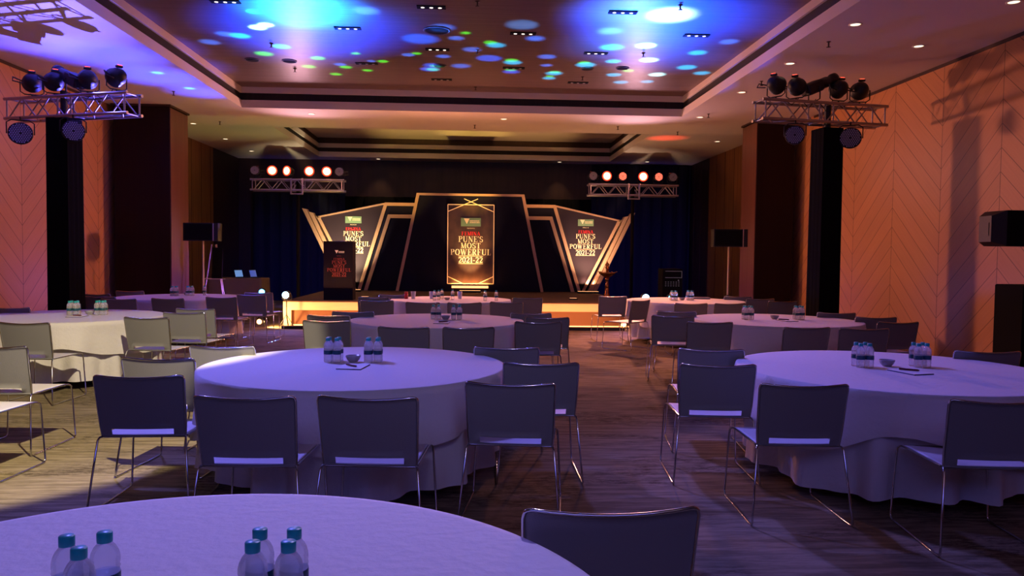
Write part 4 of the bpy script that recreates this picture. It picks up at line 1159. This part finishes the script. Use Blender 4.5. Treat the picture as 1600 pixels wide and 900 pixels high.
CH = {
'T0a': (.41, 2.14, 1, 'grey chair at the bottom right of the nearest table'),
'T1a': (-1.91, 4.52, 1, 'navy-shaded chair standing left of the big centre table on tan floor'),
'T1b': (-1.12, 3.87, -3, 'navy-shaded chair, left of the two right before the big centre table'),
'T1c': (-.51, 3.86, -5, 'navy-shaded chair, right of the two right before the big centre table'),
'T1d': (.23, 4.28, -8, 'dark chair at the front right edge of the big centre table'),
'T1e': (.48, 5.09, -1, 'chair right of the big centre table with a bright blue seat slot'),
'T1f': (.29, 5.96, -5, 'chair at the rear right of the big centre table'),
'T1g': (-2.10, 5.27, -6, 'half-lit chair behind the leftmost navy chair'),
'T1h': (-1.89, 5.95, -5, 'cream-lit chair at the rear left of the big centre table'),
'T2a': (-1.52, 8.23, -3, 'cream-grey chair at the front left of the middle centre table'),
'T2b': (-1.63, 8.94, -8, 'chair half hidden behind the front left one at the middle centre table'),
'T2c': (-1.44, 9.55, 5, 'rear left chair of the middle centre table'),
'T2d': (-.65, 7.57, -6, 'olive-grey chair, left of the two fronting the middle centre table'),
'T2e': (-.01, 7.56, 3, 'olive-grey chair, right of the two fronting the middle centre table'),
'T2f': (.74, 8.23, -2, 'front right chair of the middle centre table'),
'T2g': (.90, 8.85, -6, 'second chair on the right of the middle centre table'),
'T2h': (.76, 9.49, -8, 'rearmost right chair of the middle centre table'),
'T3a': (-1.34, 13.55, 4, 'rearmost left chair of the table before the stage'),
'T3b': (-1.58, 12.68, 4, 'middle left chair of the table before the stage'),
'T3c': (-1.42, 11.80, 0, 'front left chair of the table before the stage'),
'T3d': (-.70, 11.45, -5, 'left of the two chairs fronting the table before the stage'),
'T3e': (-.08, 11.45, 4, 'right of the two chairs fronting the table before the stage'),
'T3f': (.56, 11.67, -1, 'front right chair of the table before the stage'),
'T3g': (.97, 12.84, 4, 'rear right chair of the table before the stage'),
'T8a': (2.55, 13.56, 2, 'chair beside the blue lamp at the farthest right table'),
'T8b': (2.80, 12.40, 42, 'chair turned sideways at the left of the farthest right table'),
'T8c': (3.42, 11.67, -3, 'left of the two chairs fronting the farthest right table'),
'T8d': (4.05, 11.72, 6, 'right of the two chairs fronting the farthest right table'),
'T8e': (4.94, 13.87, -6, 'rearmost right chair of the farthest right table'),
'T8f': (5.08, 13.15, 3, 'middle right chair of the farthest right table'),
'T8g': (5.19, 12.45, 5, 'front right chair of the farthest right table by the dark column'),
'T7a': (2.73, 9.97, -10, 'rearmost left chair of the middle right table'),
'T7b': (2.47, 9.19, -10, 'second chair on the left of the middle right table'),
'T7c': (2.66, 8.34, -2, 'front left chair of the middle right table'),
'T7d': (3.50, 7.76, 3, 'left of the two chairs fronting the middle right table'),
'T7e': (4.07, 7.68, -5, 'right of the two chairs fronting the middle right table'),
'T7f': (4.90, 8.50, 4, 'front right chair of the middle right table'),
'T7g': (5.02, 9.20, -4, 'second chair on the right of the middle right table'),
'T7h': (4.86, 9.90, -4, 'rearmost right chair of the middle right table'),
'T6a': (1.67, 5.04, -5, 'chair left of the big right table with a blue-white slot'),
'T6b': (1.89, 5.88, -8, 'rear left chair of the big right table'),
'T6c': (1.91, 4.25, -3, 'front left chair of the big right table with a pale seat'),
'T6d': (2.72, 3.76, -6, 'front chair of the big right table cut by the right edge'),
'T6e': (4.09, 5.82, -7, 'rear right chair of the big right table by the subwoofer'),
'T4a': (-4.40, 7.81, -4, 'cream-lit chair in front of the cream-lit left table'),
'T4b': (-3.54, 5.88, -3, 'cream-lit chair at the left edge nearer than the left table'),
'T4i': (-3.38, 5.12, -4, 'cropped chair at the left edge showing only its white seat'),
'T4c': (-3.51, 8.51, -8, 'cream-lit chair, nearest of three right of the left table'),
'T4d': (-3.37, 9.23, -6, 'cream-lit chair, middle of three right of the left table'),
'T4e': (-3.46, 9.86, -8, 'cream-lit chair, rearmost of three right of the left table'),
'T4f': (-5.73, 9.85, -1, 'grey chair behind the left table at the left edge'),
'T5a': (-6.22, 13.10, -8, 'violet-grey chair beside the left tower behind the bottles'),
'T5b': (-6.11, 14.13, -4, 'pinkish chair at the rear left of the farthest left table'),
'T5c': (-5.78, 12.30, -6, 'front left chair of the farthest left table'),
'T5d': (-5.25, 11.75, 3, 'left of the two chairs fronting the farthest left table'),
'T5e': (-4.62, 11.98, -6, 'right of the two chairs fronting the farthest left table'),
'T5f': (-3.95, 12.40, -8, 'front right chair of the farthest left table'),
'T5g': (-3.69, 13.15, -8, 'second chair on the right of the farthest left table'),
'T5h': (-3.77, 13.90, -4, 'rearmost right chair of the farthest left table'),
}
proto = None
for k, (x, y, rz, lb) in CH.items():
    g = 'banquet chairs round the %s' % TABLES[k[:2]][2]
    if proto is None:
        proto = chair_proto(lb, g); o = proto
        o.location = (x, y, 0); o.rotation_euler = (0, 0, radians(rz))
    else:
        dup(proto, (x, y, 0), radians(rz), lb, g)

# ---------------------------------------------------------------- table items
def bottle_proto(label, group):
    t = thing('water_bottle', label, 'bottle', (0, 0, 0), 0, group)
    pr = [(0, .003), (.025, .0), (.0305, .004), (.031, .018), (.029, .023), (.031, .028), (.031, .041), (.029, .046), (.031, .051), (.031, .057), (.0305, .059), (.0305, .087), (.031, .089), (.0292, .094), (.031, .099), (.0292, .104), (.0308, .110), (.0305, .120), (.028, .132), (.0225, .143), (.016, .151), (.0145, .158)]
    MB().lathe(pr, 20).build('body', 'plastic', t)
    MB().lathe([(.0311, .0585), (.0314, .059), (.0314, .087), (.0311, .0875)], 20).build('label_band', 'label', t)
    b = MB(); b.lathe([(.0158, .154), (.0162, .156), (.0162, .174), (.0148, .176), (0, .176)], 20)
    b.build('cap', 'cap', t)
    return t
bp0 = None
def bottle(x, y, lb, group):
    global bp0
    if bp0 is None:
        bp0 = bottle_proto(lb, group); bp0.location = (x, y, TOP)
    else: dup(bp0, (x, y, TOP), random.uniform(0, 3), lb, group)
def cluster(cx, cy, nm, gap=.067):
    for (dx, dy, p) in ((-.5, -.5, 'front left'), (.5, -.5, 'front right'), (-.5, .5, 'rear left'), (.5, .5, 'rear right')):
        bottle(cx + dx * gap + random.uniform(-.004, .004), cy + dy * gap + random.uniform(-.004, .004), 'small teal-capped water bottle, %s of %s' % (p, nm), 'water bottles, ' + nm)
for (x, y, p) in ((-.86, 1.67, 'back left'), (-.80, 1.60, 'front'), (-.79, 1.69, 'back right')):
    bottle(x, y, 'clear water bottle with teal cap, %s of the left trio on the nearest table' % p, 'left trio on the nearest table')
for (x, y, p) in ((-.46, 1.70, 'back left'), (-.455, 1.625, 'front left'), (-.385, 1.70, 'back right'), (-.38, 1.625, 'front right')):
    bottle(x, y, 'clear water bottle with teal cap, %s of the right four on the nearest table' % p, 'right four on the nearest table')
for cx, cy, nm in ((-.985, 5.60, 'left cluster on the big centre table'), (-.70, 5.60, 'right cluster on the big centre table'),
    (2.86, 5.41, 'left cluster on the big right table'), (3.30, 5.42, 'right cluster on the big right table'),
    (-.41, 9.30, 'left cluster on the middle centre table'), (-.16, 9.27, 'right cluster on the middle centre table'),
    (3.52, 9.52, 'left cluster on the middle right table'), (4.2, 9.57, 'right cluster on the middle right table'),
    (3.66, 13.58, 'left cluster on the farthest right table'), (3.99, 13.7, 'right cluster on the farthest right table'),
    (-4.79, 9.54, 'left cluster on the cream-lit left table'), (-4.51, 9.63, 'right cluster on the cream-lit left table'),
    (-5.2, 13.8, 'left cluster on the farthest left table'), (-4.97, 13.9, 'middle cluster on the farthest left table')):
    cluster(cx, cy, nm)
bottle(-4.78, 14.1, 'single small water bottle on the right of the farthest left table', 'bottle on the farthest left table')
for x, y, p in ((-.60, 13.05, 'leftmost'), (-.535, 13.12, 'second from left'), (-.49, 13.5, 'third from left'), (-.3, 13.33, 'middle'), (.26, 13.07, 'second from right'), (.45, 13.09, 'rightmost')):
    bottle(x, y, 'small capped water bottle, %s on the table before the stage' % p, 'bottles on the table before the stage')

def bowl(x, y, nm, first=[None]):
    lb = 'small grey bowl on the %s' % nm
    if first[0]: return dup(first[0], (x, y, TOP), 0, lb)
    t = thing('bowl', lb, 'bowl', (x, y, TOP), 0, 'small grey bowls')
    MB().lathe([(.028, 0), (.030, .002), (.044, .018), (.053, .038), (.055, .048), (.051, .048), (.042, .022), (.024, .008), (0, .007)], 28).build('dish', 'bowl', t)
    MB().lathe([(.0, .012), (.030, .014), (.034, .02)], 16).build('mints', 'paper', t)
    first[0] = t
for (x, y), nm in (((-.84, 5.58), TABLES['T1'][2]), ((3.06, 5.44), TABLES['T6'][2]), ((-.29, 9.24), TABLES['T2'][2]), ((3.9, 9.6), TABLES['T7'][2]), ((-4.66, 9.66), TABLES['T4'][2]), ((-5.1, 14.1), TABLES['T5'][2]), ((-.39, 13.17), TABLES['T3'][2]), ((3.83, 13.65), TABLES['T8'][2])):
    bowl(x, y, nm)
def pad(x, y, rz, nm, pdx, pdy, prz, first=[None]):
    lb = 'white notepad lying on the %s' % nm; lp = 'maroon pen lying on the notepad of the %s' % nm
    px, py = x + pdx, y + pdy
    if first[0]:
        dup(first[0][0], (x, y, TOP), rz, lb); dup(first[0][1], (px, py, TOP + .009), prz, lp); return
    t = thing('notepad', lb, 'notepad', (x, y, TOP), rz, 'notepads on the tables')
    MB().box(-.085, .085, -.12, .12, 0, .006).build('pages', 'padedge', t)
    MB().box(-.084, .084, -.119, .119, .006, .008).build('top_sheet', 'paper', t)
    p = thing('pen', lp, 'pen', (px, py, TOP + .009), prz, 'pens on the notepads')
    MB().tube([(-.065, 0, .007), (.04, 0, .007), (.058, 0, .007), (.066, 0, .007)], .007, 8, taper=[.007, .007, .006, .0015]).build('barrel', 'pen', p)
    MB().box(-.064, -.025, -.0015, .0015, .012, .016).build('clip', 'chrome', p)
    first[0] = (t, p)
pad(-.80, 5.32, radians(-8), TABLES['T1'][2], -.01, -.01, radians(-50))
pad(3.06, 5.14, radians(14), TABLES['T6'][2], .01, .03, radians(-42))
pad(-.32, 8.78, radians(-4), TABLES['T2'][2], .02, .02, radians(40))
pad(3.96, 9.36, radians(10), TABLES['T7'][2], -.03, .02, radians(-35))
pad(-4.66, 9.36, radians(6), TABLES['T4'][2], .0, .0, radians(-20))
for x, y, p in ((-.99, 13.47, 'left'), (-.67, 13.51, 'middle'), (-.18, 13.58, 'right')):
    t = thing('tumbler', 'pale upright tumbler, %s one on the table before the stage' % p, 'cup', (x, y, TOP), 0, 'pale tumblers')
    MB().lathe([(0, .002), (.03, .0), (.034, .004), (.045, .13), (.042, .13), (.031, .01), (0, .008)], 18).build('cup_body', 'glass', t)
t = thing('drink_can', 'red drink can on the left of the table before the stage', 'can', (-1.11, 13.44, TOP))
MB().lathe([(.026, 0), (.032, .008), (.032, .115), (.026, .125), (.024, .122), (0, .122)], 18).build('can_body', 'redcan', t)
t = thing('serving_tray', 'pale shallow tray on the back of the farthest right table', 'tray', (4.30, 14.1, TOP))
MB().bbox(-.17, .17, -.08, .08, 0, .035, .008).build('tray_body', 'bowl', t)
